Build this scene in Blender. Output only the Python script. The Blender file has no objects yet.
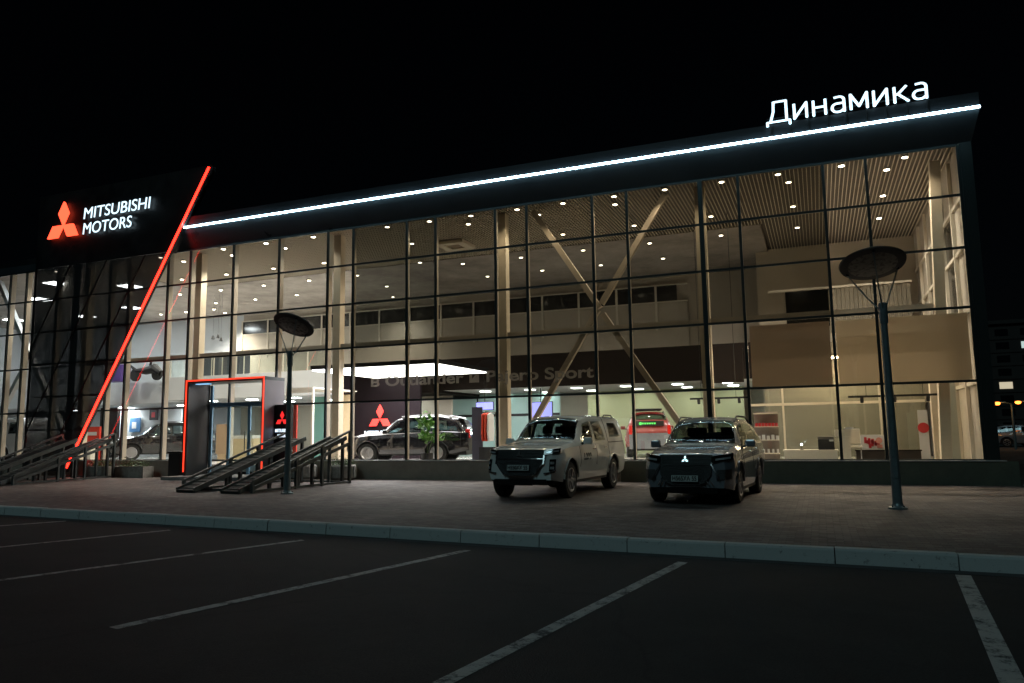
import bpy, bmesh, math, random
from mathutils import Vector, Matrix
random.seed(7)
R = math.radians
C = bpy.context.scene.collection
SC = bpy.context.scene

# ------------------------------------------------------------------ camera
CAM_H = 1.4285
CAM_D = 22.0
FPX, YAW, PIT, ROL = 749.69385, -0.38592051, 0.12310696, -0.01407131
_fw = Vector((math.sin(YAW)*math.cos(PIT), math.cos(YAW)*math.cos(PIT), math.sin(PIT)))
_r = Vector((math.cos(YAW), -math.sin(YAW), 0)); _u = _r.cross(_fw)
_c, _s = math.cos(ROL), math.sin(ROL)
_r2 = _c*_r + _s*_u; _u2 = -_s*_r + _c*_u
CAMP = Vector((0, -CAM_D, CAM_H))
cd = bpy.data.cameras.new("camera"); cam = bpy.data.objects.new("camera", cd); C.objects.link(cam)
cd.sensor_width = 36; cd.lens = FPX*36/1024; cd.clip_start = .1; cd.clip_end = 2000
M = Matrix((_r2, _u2, -_fw)).transposed().to_4x4(); M.translation = CAMP; cam.matrix_world = M
SC.camera = cam

# ------------------------------------------------------------------ world, moonlight, exposure
w = bpy.data.worlds.new("World"); SC.world = w; w.use_nodes = True
nt = w.node_tree; bg = nt.nodes['Background']
sky = nt.nodes.new('ShaderNodeTexSky'); sky.sky_type = 'NISHITA'; sky.sun_disc = False
sky.sun_elevation = R(35); sky.sun_rotation = R(200)
nt.links.new(sky.outputs[0], bg.inputs[0]); bg.inputs[1].default_value = 0.00020
sd = bpy.data.lights.new("sun", 'SUN'); sun = bpy.data.objects.new("sun", sd); C.objects.link(sun)
sd.energy = 0.20; sd.angle = R(14); sd.color = (.58, .94, 1.0)
sun.rotation_euler = (R(50), 0, R(-14))
SC.view_settings.view_transform = 'Standard'; SC.view_settings.look = 'None'
SC.view_settings.exposure = 0; SC.view_settings.gamma = 1
cy = SC.cycles
cy.use_denoising = True; cy.max_bounces = 8; cy.diffuse_bounces = 4; cy.glossy_bounces = 4
cy.transparent_max_bounces = 40; cy.transmission_bounces = 8
cy.sample_clamp_indirect = 4; cy.sample_clamp_direct = 0; cy.caustics_reflective = False; cy.caustics_refractive = False
cy.use_light_tree = True

def at(px, py, D):
    """world point seen at a pixel, D metres behind the glass wall"""
    d = _fw*FPX + _r2*(px-512) - _u2*(py-341.5)
    return CAMP + d*((D+CAM_D)/d.y)
def gr(px, py, z=0.0):
    d = _fw*FPX + _r2*(px-512) - _u2*(py-341.5)
    return CAMP + d*((z-CAM_H)/d.z)

# ------------------------------------------------------------------ materials
def mat(name, col, rough=.6, metal=0, var=0, scale=6, bump=0, bscale=40, spec=.5, coat=0):
    m = bpy.data.materials.new(name); m.use_nodes = True; n = m.node_tree; b = n.nodes['Principled BSDF']
    b.inputs['Base Color'].default_value = (*col, 1); b.inputs['Roughness'].default_value = rough
    b.inputs['Metallic'].default_value = metal; b.inputs['Specular IOR Level'].default_value = spec
    b.inputs['Coat Weight'].default_value = coat
    tc = n.nodes.new('ShaderNodeTexCoord')
    if var:
        no = n.nodes.new('ShaderNodeTexNoise'); no.inputs['Scale'].default_value = scale; no.inputs['Detail'].default_value = 8
        no.inputs['Roughness'].default_value = .65
        n.links.new(tc.outputs['Object'], no.inputs['Vector'])
        mp = n.nodes.new('ShaderNodeMapRange'); mp.inputs['From Min'].default_value = .3; mp.inputs['From Max'].default_value = .7
        mp.inputs['To Min'].default_value = 1-var; mp.inputs['To Max'].default_value = 1+var
        n.links.new(no.outputs[0], mp.inputs[0])
        vm = n.nodes.new('ShaderNodeVectorMath'); vm.operation = 'SCALE'; vm.inputs[0].default_value = col
        n.links.new(mp.outputs[0], vm.inputs['Scale']); n.links.new(vm.outputs[0], b.inputs['Base Color'])
        m2 = n.nodes.new('ShaderNodeMapRange'); m2.inputs['From Min'].default_value = .3; m2.inputs['From Max'].default_value = .7
        m2.inputs['To Min'].default_value = max(.02, rough-.12); m2.inputs['To Max'].default_value = min(1, rough+.12)
        n.links.new(no.outputs[0], m2.inputs[0]); n.links.new(m2.outputs[0], b.inputs['Roughness'])
    if bump:
        n2 = n.nodes.new('ShaderNodeTexNoise'); n2.inputs['Scale'].default_value = bscale; n2.inputs['Detail'].default_value = 6
        n.links.new(tc.outputs['Object'], n2.inputs['Vector'])
        bp = n.nodes.new('ShaderNodeBump'); bp.inputs['Strength'].default_value = bump; bp.inputs['Distance'].default_value = .02
        n.links.new(n2.outputs[0], bp.inputs['Height']); n.links.new(bp.outputs[0], b.inputs['Normal'])
    return m
def emit(name, col, s, base=None):
    m = bpy.data.materials.new(name); m.use_nodes = True; n = m.node_tree; b = n.nodes['Principled BSDF']
    b.inputs['Base Color'].default_value = (*(base or col), 1)
    b.inputs['Emission Color'].default_value = (*col, 1); b.inputs['Emission Strength'].default_value = s
    return m
def glass(name, tint, f0=.05, k=.95):
    m = bpy.data.materials.new(name); m.use_nodes = True; n = m.node_tree
    n.nodes.remove(n.nodes['Principled BSDF']); out = n.nodes['Material Output']
    tr = n.nodes.new('ShaderNodeBsdfTransparent'); tr.inputs[0].default_value = (*tint, 1)
    gl = n.nodes.new('ShaderNodeBsdfGlossy'); gl.inputs['Roughness'].default_value = .015; gl.inputs[0].default_value = (.95, 1, 1, 1)
    ge = n.nodes.new('ShaderNodeNewGeometry')
    dp = n.nodes.new('ShaderNodeVectorMath'); dp.operation = 'DOT_PRODUCT'
    n.links.new(ge.outputs['Incoming'], dp.inputs[0]); n.links.new(ge.outputs['Normal'], dp.inputs[1])
    ab = n.nodes.new('ShaderNodeMath'); ab.operation = 'ABSOLUTE'; n.links.new(dp.outputs['Value'], ab.inputs[0])
    su = n.nodes.new('ShaderNodeMath'); su.operation = 'SUBTRACT'; su.inputs[0].default_value = 1; n.links.new(ab.outputs[0], su.inputs[1])
    pw = n.nodes.new('ShaderNodeMath'); pw.operation = 'POWER'; pw.inputs[1].default_value = 5; n.links.new(su.outputs[0], pw.inputs[0])
    ma = n.nodes.new('ShaderNodeMath'); ma.operation = 'MULTIPLY_ADD'; ma.inputs[1].default_value = k; ma.inputs[2].default_value = f0
    n.links.new(pw.outputs[0], ma.inputs[0])
    mx = n.nodes.new('ShaderNodeMixShader'); n.links.new(ma.outputs[0], mx.inputs[0])
    n.links.new(tr.outputs[0], mx.inputs[1]); n.links.new(gl.outputs[0], mx.inputs[2]); n.links.new(mx.outputs[0], out.inputs[0])
    return m
def mesh_screen(name, col, open_):
    m = bpy.data.materials.new(name); m.use_nodes = True; n = m.node_tree; b = n.nodes['Principled BSDF']
    b.inputs['Base Color'].default_value = (*col, 1); b.inputs['Roughness'].default_value = .55
    tr = n.nodes.new('ShaderNodeBsdfTransparent'); mx = n.nodes.new('ShaderNodeMixShader'); mx.inputs[0].default_value = open_
    n.links.new(b.outputs[0], mx.inputs[1]); n.links.new(tr.outputs[0], mx.inputs[2])
    n.links.new(mx.outputs[0], n.nodes['Material Output'].inputs[0]); return m

def asphalt():
    m = mat('asphalt', (.04, .04, .042), .8, var=.0)
    n = m.node_tree; b = n.nodes['Principled BSDF']; tc = n.nodes.new('ShaderNodeTexCoord')
    a = n.nodes.new('ShaderNodeTexNoise'); a.inputs['Scale'].default_value = .6; a.inputs['Detail'].default_value = 10; a.inputs['Roughness'].default_value = .7
    g = n.nodes.new('ShaderNodeTexNoise'); g.inputs['Scale'].default_value = 90; g.inputs['Detail'].default_value = 3
    n.links.new(tc.outputs['Object'], a.inputs[0]); n.links.new(tc.outputs['Object'], g.inputs[0])
    r1 = n.nodes.new('ShaderNodeValToRGB'); e = r1.color_ramp.elements
    e[0].position = .35; e[0].color = (.0035, .0035, .0035, 1); e[1].position = .65; e[1].color = (.020, .018, .0165, 1)
    n.links.new(a.outputs[0], r1.inputs[0])
    mx = n.nodes.new('ShaderNodeMix'); mx.data_type = 'RGBA'; mx.blend_type = 'MULTIPLY'; mx.inputs[0].default_value = .7
    r2 = n.nodes.new('ShaderNodeValToRGB'); r2.color_ramp.elements[0].position = .3; r2.color_ramp.elements[0].color = (.2, .2, .2, 1)
    r2.color_ramp.elements[1].position = .65; r2.color_ramp.elements[1].color = (1.9, 1.9, 1.9, 1)
    n.links.new(g.outputs[0], r2.inputs[0]); n.links.new(r1.outputs[0], mx.inputs[6]); n.links.new(r2.outputs[0], mx.inputs[7])
    vo = n.nodes.new('ShaderNodeTexVoronoi'); vo.feature = 'DISTANCE_TO_EDGE'; vo.inputs['Scale'].default_value = .32
    wn = n.nodes.new('ShaderNodeTexNoise'); wn.inputs['Scale'].default_value = 1.5; wn.inputs['Detail'].default_value = 8
    ad = n.nodes.new('ShaderNodeMix'); ad.data_type = 'VECTOR'; ad.inputs[0].default_value = .35
    n.links.new(tc.outputs['Object'], wn.inputs[0]); n.links.new(tc.outputs['Object'], ad.inputs[4]); n.links.new(wn.outputs['Color'], ad.inputs[5]); n.links.new(ad.outputs[1], vo.inputs[0])
    cr = n.nodes.new('ShaderNodeMapRange'); cr.inputs['From Min'].default_value = .0; cr.inputs['From Max'].default_value = .008; cr.inputs['To Min'].default_value = .25; cr.inputs['To Max'].default_value = 1
    n.links.new(vo.outputs[0], cr.inputs[0])
    m3 = n.nodes.new('ShaderNodeVectorMath'); m3.operation = 'SCALE'; n.links.new(mx.outputs[2], m3.inputs[0]); n.links.new(cr.outputs[0], m3.inputs['Scale'])
    n.links.new(m3.outputs[0], b.inputs['Base Color'])
    bp = n.nodes.new('ShaderNodeBump'); bp.inputs['Strength'].default_value = .8; bp.inputs['Distance'].default_value = .02
    n.links.new(g.outputs[0], bp.inputs['Height']); n.links.new(bp.outputs[0], b.inputs['Normal']); return m
def paving_mat():
    m = mat('paving', (.2, .15, .14), .75); n = m.node_tree; b = n.nodes['Principled BSDF']; tc = n.nodes.new('ShaderNodeTexCoord')
    br = n.nodes.new('ShaderNodeTexBrick'); br.inputs['Scale'].default_value = 1; br.inputs['Brick Width'].default_value = .2
    br.inputs['Row Height'].default_value = .1; br.inputs['Mortar Size'].default_value = .006; br.inputs['Mortar Smooth'].default_value = .3
    br.inputs['Color1'].default_value = (.095, .062, .055, 1); br.inputs['Color2'].default_value = (.20, .165, .152, 1); br.inputs['Mortar'].default_value = (.055, .05, .048, 1)
    n.links.new(tc.outputs['Object'], br.inputs[0])
    a = n.nodes.new('ShaderNodeTexNoise'); a.inputs['Scale'].default_value = .9; a.inputs['Detail'].default_value = 9; a.inputs['Roughness'].default_value = .7
    n.links.new(tc.outputs['Object'], a.inputs[0])
    r1 = n.nodes.new('ShaderNodeValToRGB'); e = r1.color_ramp.elements
    e[0].position = .3; e[0].color = (.35, .35, .35, 1); e[1].position = .7; e[1].color = (1.25, 1.25, 1.25, 1); n.links.new(a.outputs[0], r1.inputs[0])
    mx = n.nodes.new('ShaderNodeMix'); mx.data_type = 'RGBA'; mx.blend_type = 'MULTIPLY'; mx.inputs[0].default_value = 1
    n.links.new(br.outputs[0], mx.inputs[6]); n.links.new(r1.outputs[0], mx.inputs[7]); n.links.new(mx.outputs[2], b.inputs['Base Color'])
    bp = n.nodes.new('ShaderNodeBump'); bp.inputs['Strength'].default_value = .8; bp.inputs['Distance'].default_value = .008; bp.invert = True
    n.links.new(br.outputs['Fac'], bp.inputs['Height']); n.links.new(bp.outputs[0], b.inputs['Normal']); return m
def worn_paint():
    m = mat('worn_white_paint', (.55, .55, .54), .7); n = m.node_tree; b = n.nodes['Principled BSDF']; tc = n.nodes.new('ShaderNodeTexCoord')
    a = n.nodes.new('ShaderNodeTexNoise'); a.inputs['Scale'].default_value = 5; a.inputs['Detail'].default_value = 12; a.inputs['Roughness'].default_value = .85
    n.links.new(tc.outputs['Object'], a.inputs[0])
    r1 = n.nodes.new('ShaderNodeValToRGB'); e = r1.color_ramp.elements
    e[0].position = .42; e[0].color = (.03, .03, .03, 1); e[1].position = .51; e[1].color = (.52, .51, .48, 1)
    n.links.new(a.outputs[0], r1.inputs[0]); n.links.new(r1.outputs[0], b.inputs['Base Color']); return m
def stained(name, c1, c2, lo=.38, hi=.6, scale=3, rough=.8):
    m = mat(name, c1, rough, bump=.3, bscale=60); n = m.node_tree; b = n.nodes['Principled BSDF']; tc = n.nodes.new('ShaderNodeTexCoord')
    a = n.nodes.new('ShaderNodeTexNoise'); a.inputs['Scale'].default_value = scale; a.inputs['Detail'].default_value = 10; a.inputs['Roughness'].default_value = .75
    n.links.new(tc.outputs['Object'], a.inputs[0])
    r1 = n.nodes.new('ShaderNodeValToRGB'); e = r1.color_ramp.elements
    e[0].position = lo; e[0].color = (*c2, 1); e[1].position = hi; e[1].color = (*c1, 1)
    n.links.new(a.outputs[0], r1.inputs[0]); n.links.new(r1.outputs[0], b.inputs['Base Color']); return m

MT = dict(
    asphalt=asphalt(), paving=paving_mat(), line=worn_paint(),
    kerb=stained('kerb_concrete', (.56, .59, .58), (.16, .16, .16), .32, .42, 14),
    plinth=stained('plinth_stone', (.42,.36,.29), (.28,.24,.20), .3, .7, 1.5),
    sill=mat('sill_metal', (.55, .55, .53), .4, .3),
    frame=mat('dark_green_frame', (.018, .026, .026), .4, .2),
    post=mat('beige_post', (.52, .45, .36), .55, var=.06, scale=3),
    column=mat('cream_column', (.66, .56, .42), .6, var=.06, scale=4),
    brace=mat('brace_paint', (.55, .46, .36), .5, var=.08),
    fascia=mat('dark_cladding', (.05,.062,.070), .38, .3, var=.12, scale=1.2),
    parapet=mat('parapet_cladding', (.008,.010,.013), .5, .2, var=.15, scale=.8),
    black=mat('black_cladding', (.006, .006, .007), .45, var=.1, scale=1),
    screen=mesh_screen('perforated_black_metal', (.010, .010, .011), .06),
    gclear=glass('clear_glass', (.88, .90, .87)), gmid=glass('tinted_glass', (.34,.345,.31), .06), gdark=glass('dark_tinted_glass', (.25,.265,.245), .07),
    gbottom=glass('clear_low_glass', (.86, .88, .86)),
    thinglass=glass('interior_glass', (.9, .94, .92), .04),
    ceil=stained('ceiling_board', (.34,.30,.26), (.20,.17,.145), .38, .62, .45),
    slat=mat('ceiling_slat', (.62, .55, .44), .6),
    void=mat('ceiling_void', (.15, .13, .11), .9),
    floor=mat('floor_tile', (.50, .48, .45), .18, var=.05, scale=.8),
    wwhite=mat('white_wall', (.60, .62, .64), .7, var=.03, scale=1), wbeige=mat('beige_wall', (.46, .41, .34), .75, var=.06, scale=1),
    wgreen=mat('pale_green_wall', (.42, .43, .25), .7, var=.04, scale=.6), wteal=mat('pale_teal_glazing', (.42, .62, .60), .35),
    brown=mat('dark_brown_fascia', (.012, .008, .006), .7, spec=.15, var=.15, scale=2),
    maroon=mat('dark_plum_panel', (.009, .005, .007), .7, spec=.15,var=.1, scale=2),
    dwin=mat('dark_pane', (.02, .02, .018), .12), wframe=mat('white_frame', (.66, .60, .5), .5),
    blind=None, chrome=mat('chrome', (.75, .75, .75), .12, 1), steel=mat('ramp_steel', (.085, .095, .095), .5, .4, var=.25, scale=5, bump=.15),
    deck=mat('ramp_deck', (.035, .035, .035), .7, .3, var=.3, scale=6, bump=.4, bscale=80),
    pole=mat('pole_paint', (.17, .22, .235), .4, .3, var=.15, scale=8),
    disc=mat('lamp_disc', (.04, .043, .043), .5, .2), lens=mat('lamp_lens', (.15, .15, .13), .3, var=.3, scale=12, bump=.5, bscale=16),
    red_led=emit('red_led', (1, .016, .008), 9), white_led=emit('white_led', (.55, .85, 1), 26),
    sign_white=emit('sign_white', (.66, .88, 1), 1.7), sign_red=emit('sign_red', (1, .07, .03), 3.2),
    lum=emit('luminous_panel', (1, .97, .99), 15), panel=emit('led_panel', (.92, 1, .96), 36), spot=emit('spot_disc', (1, .88, .70), 34),
    sign_red2=emit('small_sign_red', (1, .03, .03), 1.1), sign_white2=emit('small_sign_white', (.75, .88, 1), 1.2),
    tyre=mat('tyre', (.016, .016, .016), .85), rim=mat('alloy_rim', (.5, .5, .52), .3, .9), rimdark=mat('dark_rim', (.06, .06, .06), .35, .8),
    carglass=glass('car_glass', (.42,.47,.46), .06), darkglass=mat('dark_lamp_glass', (.008,.010,.010), .04, spec=.8), trim=mat('black_trim', (.012, .012, .012), .5),
    grille=mat('grille_black', (.008, .008, .009), .35, bump=.8, bscale=50),
    white_paint=mat('white_car_paint', (.82, .86, .84), .22, coat=1), grey_paint=mat('dark_grey_paint', (.27, .30, .34), .27, .45, coat=1),
    black_paint=mat('black_car_paint', (.012, .012, .015), .12, coat=1), red_paint=mat('red_car_paint', (.22, .012, .008), .35, coat=1),
    silver_paint=mat('silver_paint', (.55, .56, .58), .3, .6, coat=1),
    lamp_clear=mat('headlamp_lens', (.5, .53, .55), .08, .3), lamp_red=mat('tail_lamp', (.6, .02, .015), .15),
    plate=mat('plate_white', (.55, .6, .58), .5), ink=mat('plate_ink', (.01, .01, .01), .5),
    bluealu=mat('blue_aluminium', (.22, .40, .55), .4, .3), concrete=stained('planter_concrete', (.40, .38, .34), (.2, .19, .17)),
    leaf=mat('leaf', (.07, .13, .035), .5, var=.4, scale=9), leaf2=mat('bright_leaf', (.13, .30, .06), .5, var=.4, scale=9),
    flower=mat('pale_petals', (.6, .5, .5), .6), soil=mat('soil', (.03, .022, .016), .9),
    bin=mat('bin_black', (.02, .02, .02), .5, var=.2), wood=mat('blond_wood', (.62, .48, .3), .5, var=.1), counter=mat('dark_counter', (.035, .026, .022), .35),
    whitelam=mat('white_laminate', (.75, .70, .6), .4), redcloth=mat('red_cloth', (.55, .05, .02), .8), dcloth=mat('dark_cloth', (.03, .03, .035), .9), wcloth=mat('white_cloth', (.7, .7, .7), .9),
    purple=mat('purple_box', (.09, .05, .22), .5), gym=mat('equipment_black', (.008, .008, .009), .55), redpanel=mat('red_panel', (.6, .04, .02), .45),
    screen_on=emit('screen_blue', (.25,.28,1), .6), poster=mat('poster_white', (.7, .7, .7), .5), pblue=mat('poster_blue', (.08, .2, .4), .5), pred=mat('poster_red', (.6, .04, .05), .5),
    pdark=mat('poster_dark', (.05, .04, .05), .5), orange=mat('tan_panel', (.42, .30, .19), .5),
    apt=mat('apartment_panel', (.05, .042, .038), .85, var=.2, scale=.3), aptwin=mat('apartment_window', (.01, .01, .012), .1),
    lit=emit('lit_window', (1, .85, .6), .55), litcold=emit('lit_window_cold', (.8, 1, .95), .6), sodium=emit('sodium_lamp', (1, .24, .035), 5),
    teald=mat('teal_door', (.12, .27, .24), .5), step=stained('step_granite', (.30, .29, .28), (.2, .19, .19)))
bl = mat('blind_fabric', (.50, .42, .31), .9, var=.05, scale=1.2)
nb = bl.node_tree; pb = nb.nodes['Principled BSDF']; tl = nb.nodes.new('ShaderNodeBsdfTranslucent'); tl.inputs[0].default_value = (.60, .53, .43, 1)
mxx = nb.nodes.new('ShaderNodeMixShader'); mxx.inputs[0].default_value = .6
nb.links.new(pb.outputs[0], mxx.inputs[1]); nb.links.new(tl.outputs[0], mxx.inputs[2]); nb.links.new(mxx.outputs[0], nb.nodes['Material Output'].inputs[0])
MT['blind'] = bl

# ------------------------------------------------------------------ mesh helpers
class MB:
    def __init__(s): s.bm = bmesh.new()
    def box(s, x0, x1, y0, y1, z0, z1, mx=None):
        v = [s.bm.verts.new(p) for p in [(x0,y0,z0),(x1,y0,z0),(x1,y1,z0),(x0,y1,z0),(x0,y0,z1),(x1,y0,z1),(x1,y1,z1),(x0,y1,z1)]]
        for f in [(0,3,2,1),(4,5,6,7),(0,1,5,4),(1,2,6,5),(2,3,7,6),(3,0,4,7)]: s.bm.faces.new([v[i] for i in f])
        if mx is not None: bmesh.ops.transform(s.bm, matrix=mx, verts=v)
        return s
    def bar(s, a, b, wx, wy, up=(0,0,1)):
        a, b = Vector(a), Vector(b); d = (b-a).normalized(); up = Vector(up)
        if abs(d.dot(up)) > .98: up = Vector((0,1,0))
        e = d.cross(up).normalized(); f = e.cross(d).normalized(); vs = []
        for p in (a, b):
            for i, j in ((-1,-1),(1,-1),(1,1),(-1,1)): vs.append(s.bm.verts.new(p+e*(i*wx/2)+f*(j*wy/2)))
        for q in [(0,1,2,3),(7,6,5,4),(0,4,5,1),(1,5,6,2),(2,6,7,3),(3,7,4,0)]: s.bm.faces.new([vs[i] for i in q])
        return s
    def tube(s, pts, r, n=10, caps=True):
        pts = [Vector(p) for p in pts]; rs = r if isinstance(r, (list, tuple)) else [r]*len(pts); rings = []
        for i, p in enumerate(pts):
            d = (pts[min(i+1, len(pts)-1)]-pts[max(i-1, 0)]).normalized()
            up = Vector((0,0,1)) if abs(d.z) < .95 else Vector((0,1,0))
            e = d.cross(up).normalized(); f = e.cross(d)
            rings.append([s.bm.verts.new(p+(e*math.cos(2*math.pi*k/n)+f*math.sin(2*math.pi*k/n))*rs[i]) for k in range(n)])
        for a, b in zip(rings, rings[1:]):
            for k in range(n): s.bm.faces.new([a[k], a[(k+1)%n], b[(k+1)%n], b[k]])
        if caps: s.bm.faces.new(rings[0][::-1]); s.bm.faces.new(rings[-1])
        return s
    def poly(s, pts): s.bm.faces.new([s.bm.verts.new(p) for p in pts]); return s
    def prism(s, pts, off):
        a = [s.bm.verts.new(p) for p in pts]; b = [s.bm.verts.new(Vector(p)+Vector(off)) for p in pts]; n = len(a)
        s.bm.faces.new(a); s.bm.faces.new(b[::-1])
        for i in range(n): s.bm.faces.new([a[i], b[i], b[(i+1)%n], a[(i+1)%n]])
        return s
    def lathe(s, prof, axis='z', n=32, center=(0,0,0)):
        c = Vector(center); rings = []
        for r, h in prof:
            ring = []
            for k in range(n):
                t = 2*math.pi*k/n
                p = {'z': (r*math.cos(t), r*math.sin(t), h), 'x': (h, r*math.cos(t), r*math.sin(t)), 'y': (r*math.cos(t), h, r*math.sin(t))}[axis]
                ring.append(s.bm.verts.new(c+Vector(p)))
            rings.append(ring)
        for a, b in zip(rings, rings[1:]):
            for k in range(n): s.bm.faces.new([a[k], a[(k+1)%n], b[(k+1)%n], b[k]])
        s.bm.faces.new(rings[0][::-1]); s.bm.faces.new(rings[-1]); return s
    def build(s, name, m, parent=None, smooth=False, bevel=0, loc=None, rot=None):
        bmesh.ops.recalc_face_normals(s.bm, faces=s.bm.faces)
        if smooth:
            for f in s.bm.faces: f.smooth = True
        me = bpy.data.meshes.new(name); s.bm.to_mesh(me); s.bm.free(); me.materials.append(m)
        o = bpy.data.objects.new(name, me); C.objects.link(o)
        if parent: o.parent = parent
        if loc: o.location = loc
        if rot: o.rotation_euler = rot
        if smooth: 
            md = o.modifiers.new('e', 'EDGE_SPLIT'); md.split_angle = R(38)
        if bevel:
            md = o.modifiers.new('b', 'BEVEL'); md.width = bevel; md.segments = 2; md.limit_method = 'ANGLE'
        return o
def tag(o, label=None, cat=None, group=None, kind=None):
    if label: o['label'] = label
    if cat: o['category'] = cat
    if group: o['group'] = group
    if kind: o['kind'] = kind
    return o
def empty(name, loc, rz=0, label=None, cat=None, group=None):
    o = bpy.data.objects.new(name, None); C.objects.link(o); o.location = loc; o.rotation_euler = (0,0,rz); o.empty_display_size = .2
    return tag(o, label, cat, group)
def struct(name, mb, m, **k): return tag(mb.build(name, m, **k), kind='structure')
def copy_tree(o, parent=None):
    c = o.copy(); C.objects.link(c); c.parent = parent
    for ch in list(o.children): copy_tree(ch, c)
    return c
def text_mesh(name, body, size, m, parent, loc, rot=(math.pi/2,0,0), depth=.02, bold=0, width=None, align='LEFT', shear=0):
    cu = bpy.data.curves.new(name, 'FONT'); cu.body = body; cu.size = size; cu.extrude = depth/2; cu.offset = bold; cu.shear = shear; cu.align_x = align
    t = bpy.data.objects.new(name, cu); C.objects.link(t)
    dg = bpy.context.evaluated_depsgraph_get(); dg.update()
    me = bpy.data.meshes.new_from_object(t.evaluated_get(dg)); bpy.data.objects.remove(t)
    me.materials.clear(); me.materials.append(m)
    if width:
        xs = [v.co.x for v in me.vertices]; k = width/(max(xs)-min(xs)); x0 = min(xs) if align == 'LEFT' else 0
        for v in me.vertices: v.co.x = (v.co.x-x0)*k
    o = bpy.data.objects.new(name, me); C.objects.link(o)
    if parent: o.parent = parent
    o.location = loc; o.rotation_euler = rot; return o
def diamonds(mb, cx, cz, y, s, t):
    """three rhombi meeting at (cx, cz), half-length s, extruded t towards +y"""
    h = s*math.cos(R(30)); q = s*.5
    def P(x, z): return (cx+x, y, cz+z)
    top = [(0,0), (-s*.29, s*.5), (0, s), (s*.29, s*.5)]
    for a in (0, 120, 240):
        ca, sa = math.cos(R(a)), math.sin(R(a))
        mb.prism([P(x*ca-z*sa, x*sa+z*ca) for x, z in top], (0, t, 0))

# ------------------------------------------------------------------ ground
b = MB(); b.poly([(-400,-120,-.16),(400,-120,-.16),(400,500,-.16),(-400,500,-.16)]); struct('asphalt_ground', b, MT['asphalt'])
def kerb_y(x):
    P = [(-80,-5.1),(-17.04,-10.62),(-4.25,-11.70),(2,-12.05),(40,-13.7)]
    for (a, c), (d, e) in zip(P, P[1:]):
        if x <= d: return c+(e-c)*(x-a)/(d-a)
    return P[-1][1]
b = MB(); xs = [-80,-17.04,-4.25,2,24]
b.prism([(x, kerb_y(x)+.09, -.15) for x in xs]+[(24,30,-.15),(-80,30,-.15)], (0,0,.15)); struct('paving', b, MT['paving'])
b = MB(); x = -46.0
while x < 24:
    x2 = x+1.28-.014; y1, y2 = kerb_y(x), kerb_y(x2); j = random.uniform(-.008, .008); jz = random.uniform(-.006, .006)
    pts = [(x,y1+.085+j,-.158),(x,y1-.10+j,-.158),(x,y1-.085+j,-.01+jz),(x,y1-.06+j,.014+jz),(x,y1+.085+j,.014+jz)]
    b.prism(pts, (x2-x, y2-y1, 0)); x += 1.28
struct('kerb', b, MT['kerb'])
b = MB()
for a, c, wd in [((683,562),(440,684),.13),((468,550),(113,628),.13),((303,540),(-60,588),.12),((170,530),(-40,551),.12),((66,521),(-30,528),.12),((963,575),(1016,690),.15)]:
    A, B = gr(*a, -.156), gr(*c, -.156); d = (B-A).normalized(); nn = Vector((-d.y, d.x, 0))*wd/2
    b.poly([A+nn, A-nn, B-nn, B+nn])
struct('road_marking', b, MT['line'])
b = MB()   # narrow patch of concrete gutter at the foot of the kerb
for i in range(-46, 24, 2): b.poly([(i,kerb_y(i)-.10,-.157),(i,kerb_y(i)-.30,-.157),(i+2,kerb_y(i+2)-.30,-.157),(i+2,kerb_y(i+2)-.10,-.157)])
struct('gutter', b, mat('gutter_concrete', (.085,.085,.085), .8, var=.3, scale=2))

# ------------------------------------------------------------------ showroom building
Z = [8.80, 7.46, 6.06, 4.50, 2.61, .62]
MX = [-28.9,-26.8,-25.75,-23.64,-22.49,-20.34,-18.19,-16.02,-14.94,-12.77,-11.66,-9.46,-8.36,-6.17,-5.08,-2.87,-1.79,.49,1.57,3.77]
WX = [-44.9,-43.8,-41.65,-40.5,-38.35,-37.25,-35.1,-32.95,-31.9,-29.95,-28.9]
bld = empty('showroom_building', (-12.4,0,0), label='long two-storey glass-fronted car showroom with dark roof band and white light line', cat='building')
wing = empty('glass_wing', (-32,0,0), label='glazed wing with white bracing beyond the black sign block, at the far left', cat='building')
def add(parent, mb, name, m, **k):
    o = mb.build(name, m, **k); o.parent = parent; o.matrix_parent_inverse = Matrix.Translation(parent.location).inverted() if True else None
    return o
def curtain(parent, xs, door=None):
    for k, x in enumerate(xs):
        wd = .13 if abs(x+2.87) < .01 else .075
        lo = Z[5]
        o = add(parent, MB().box(x-wd/2, x+wd/2, -.07, -.006, lo, Z[0]), 'mullion', MT['frame'])
        iw = wd*.8; dp = .20 if x < -15.2 else .11
        mb = MB().box(x-iw/2, x+iw/2, .012, dp, lo, Z[0]).build('inner_post', MT['post']); mb.parent = o
    for r in range(6):
        z = Z[r]
        add(parent, MB().box(xs[0], xs[-1], -.055, -.007, z-.032, z+.032), 'transom', MT['frame'])
    for i, (x0, x1) in enumerate(zip(xs, xs[1:])):
        for r in range(5):
            if x0 >= .4: g = MT['gclear']
            elif x0 < -15.9: g = MT['gclear']
            elif r >= 4: g = MT['gbottom']
            elif r == 3: g = MT['gclear'] if x0 > -2.9 else MT['gmid']
            elif -15 < x0 < -11.8: g = MT['gdark']
            else: g = MT['gmid']
            t1, t2 = random.uniform(-.002,.002), random.uniform(-.002,.002)
            add(parent, MB().poly([(x0,t1,Z[r+1]),(x1,t2,Z[r+1]),(x1,-t1,Z[r]),(x0,-t2,Z[r])]), 'window', g)
curtain(bld, MX); curtain(wing, WX)
def A_(name, m, *boxes, parent=bld, **k):
    mb = MB()
    for bx in boxes: mb.box(*bx)
    return add(parent, mb, name, m, **k)
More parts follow.
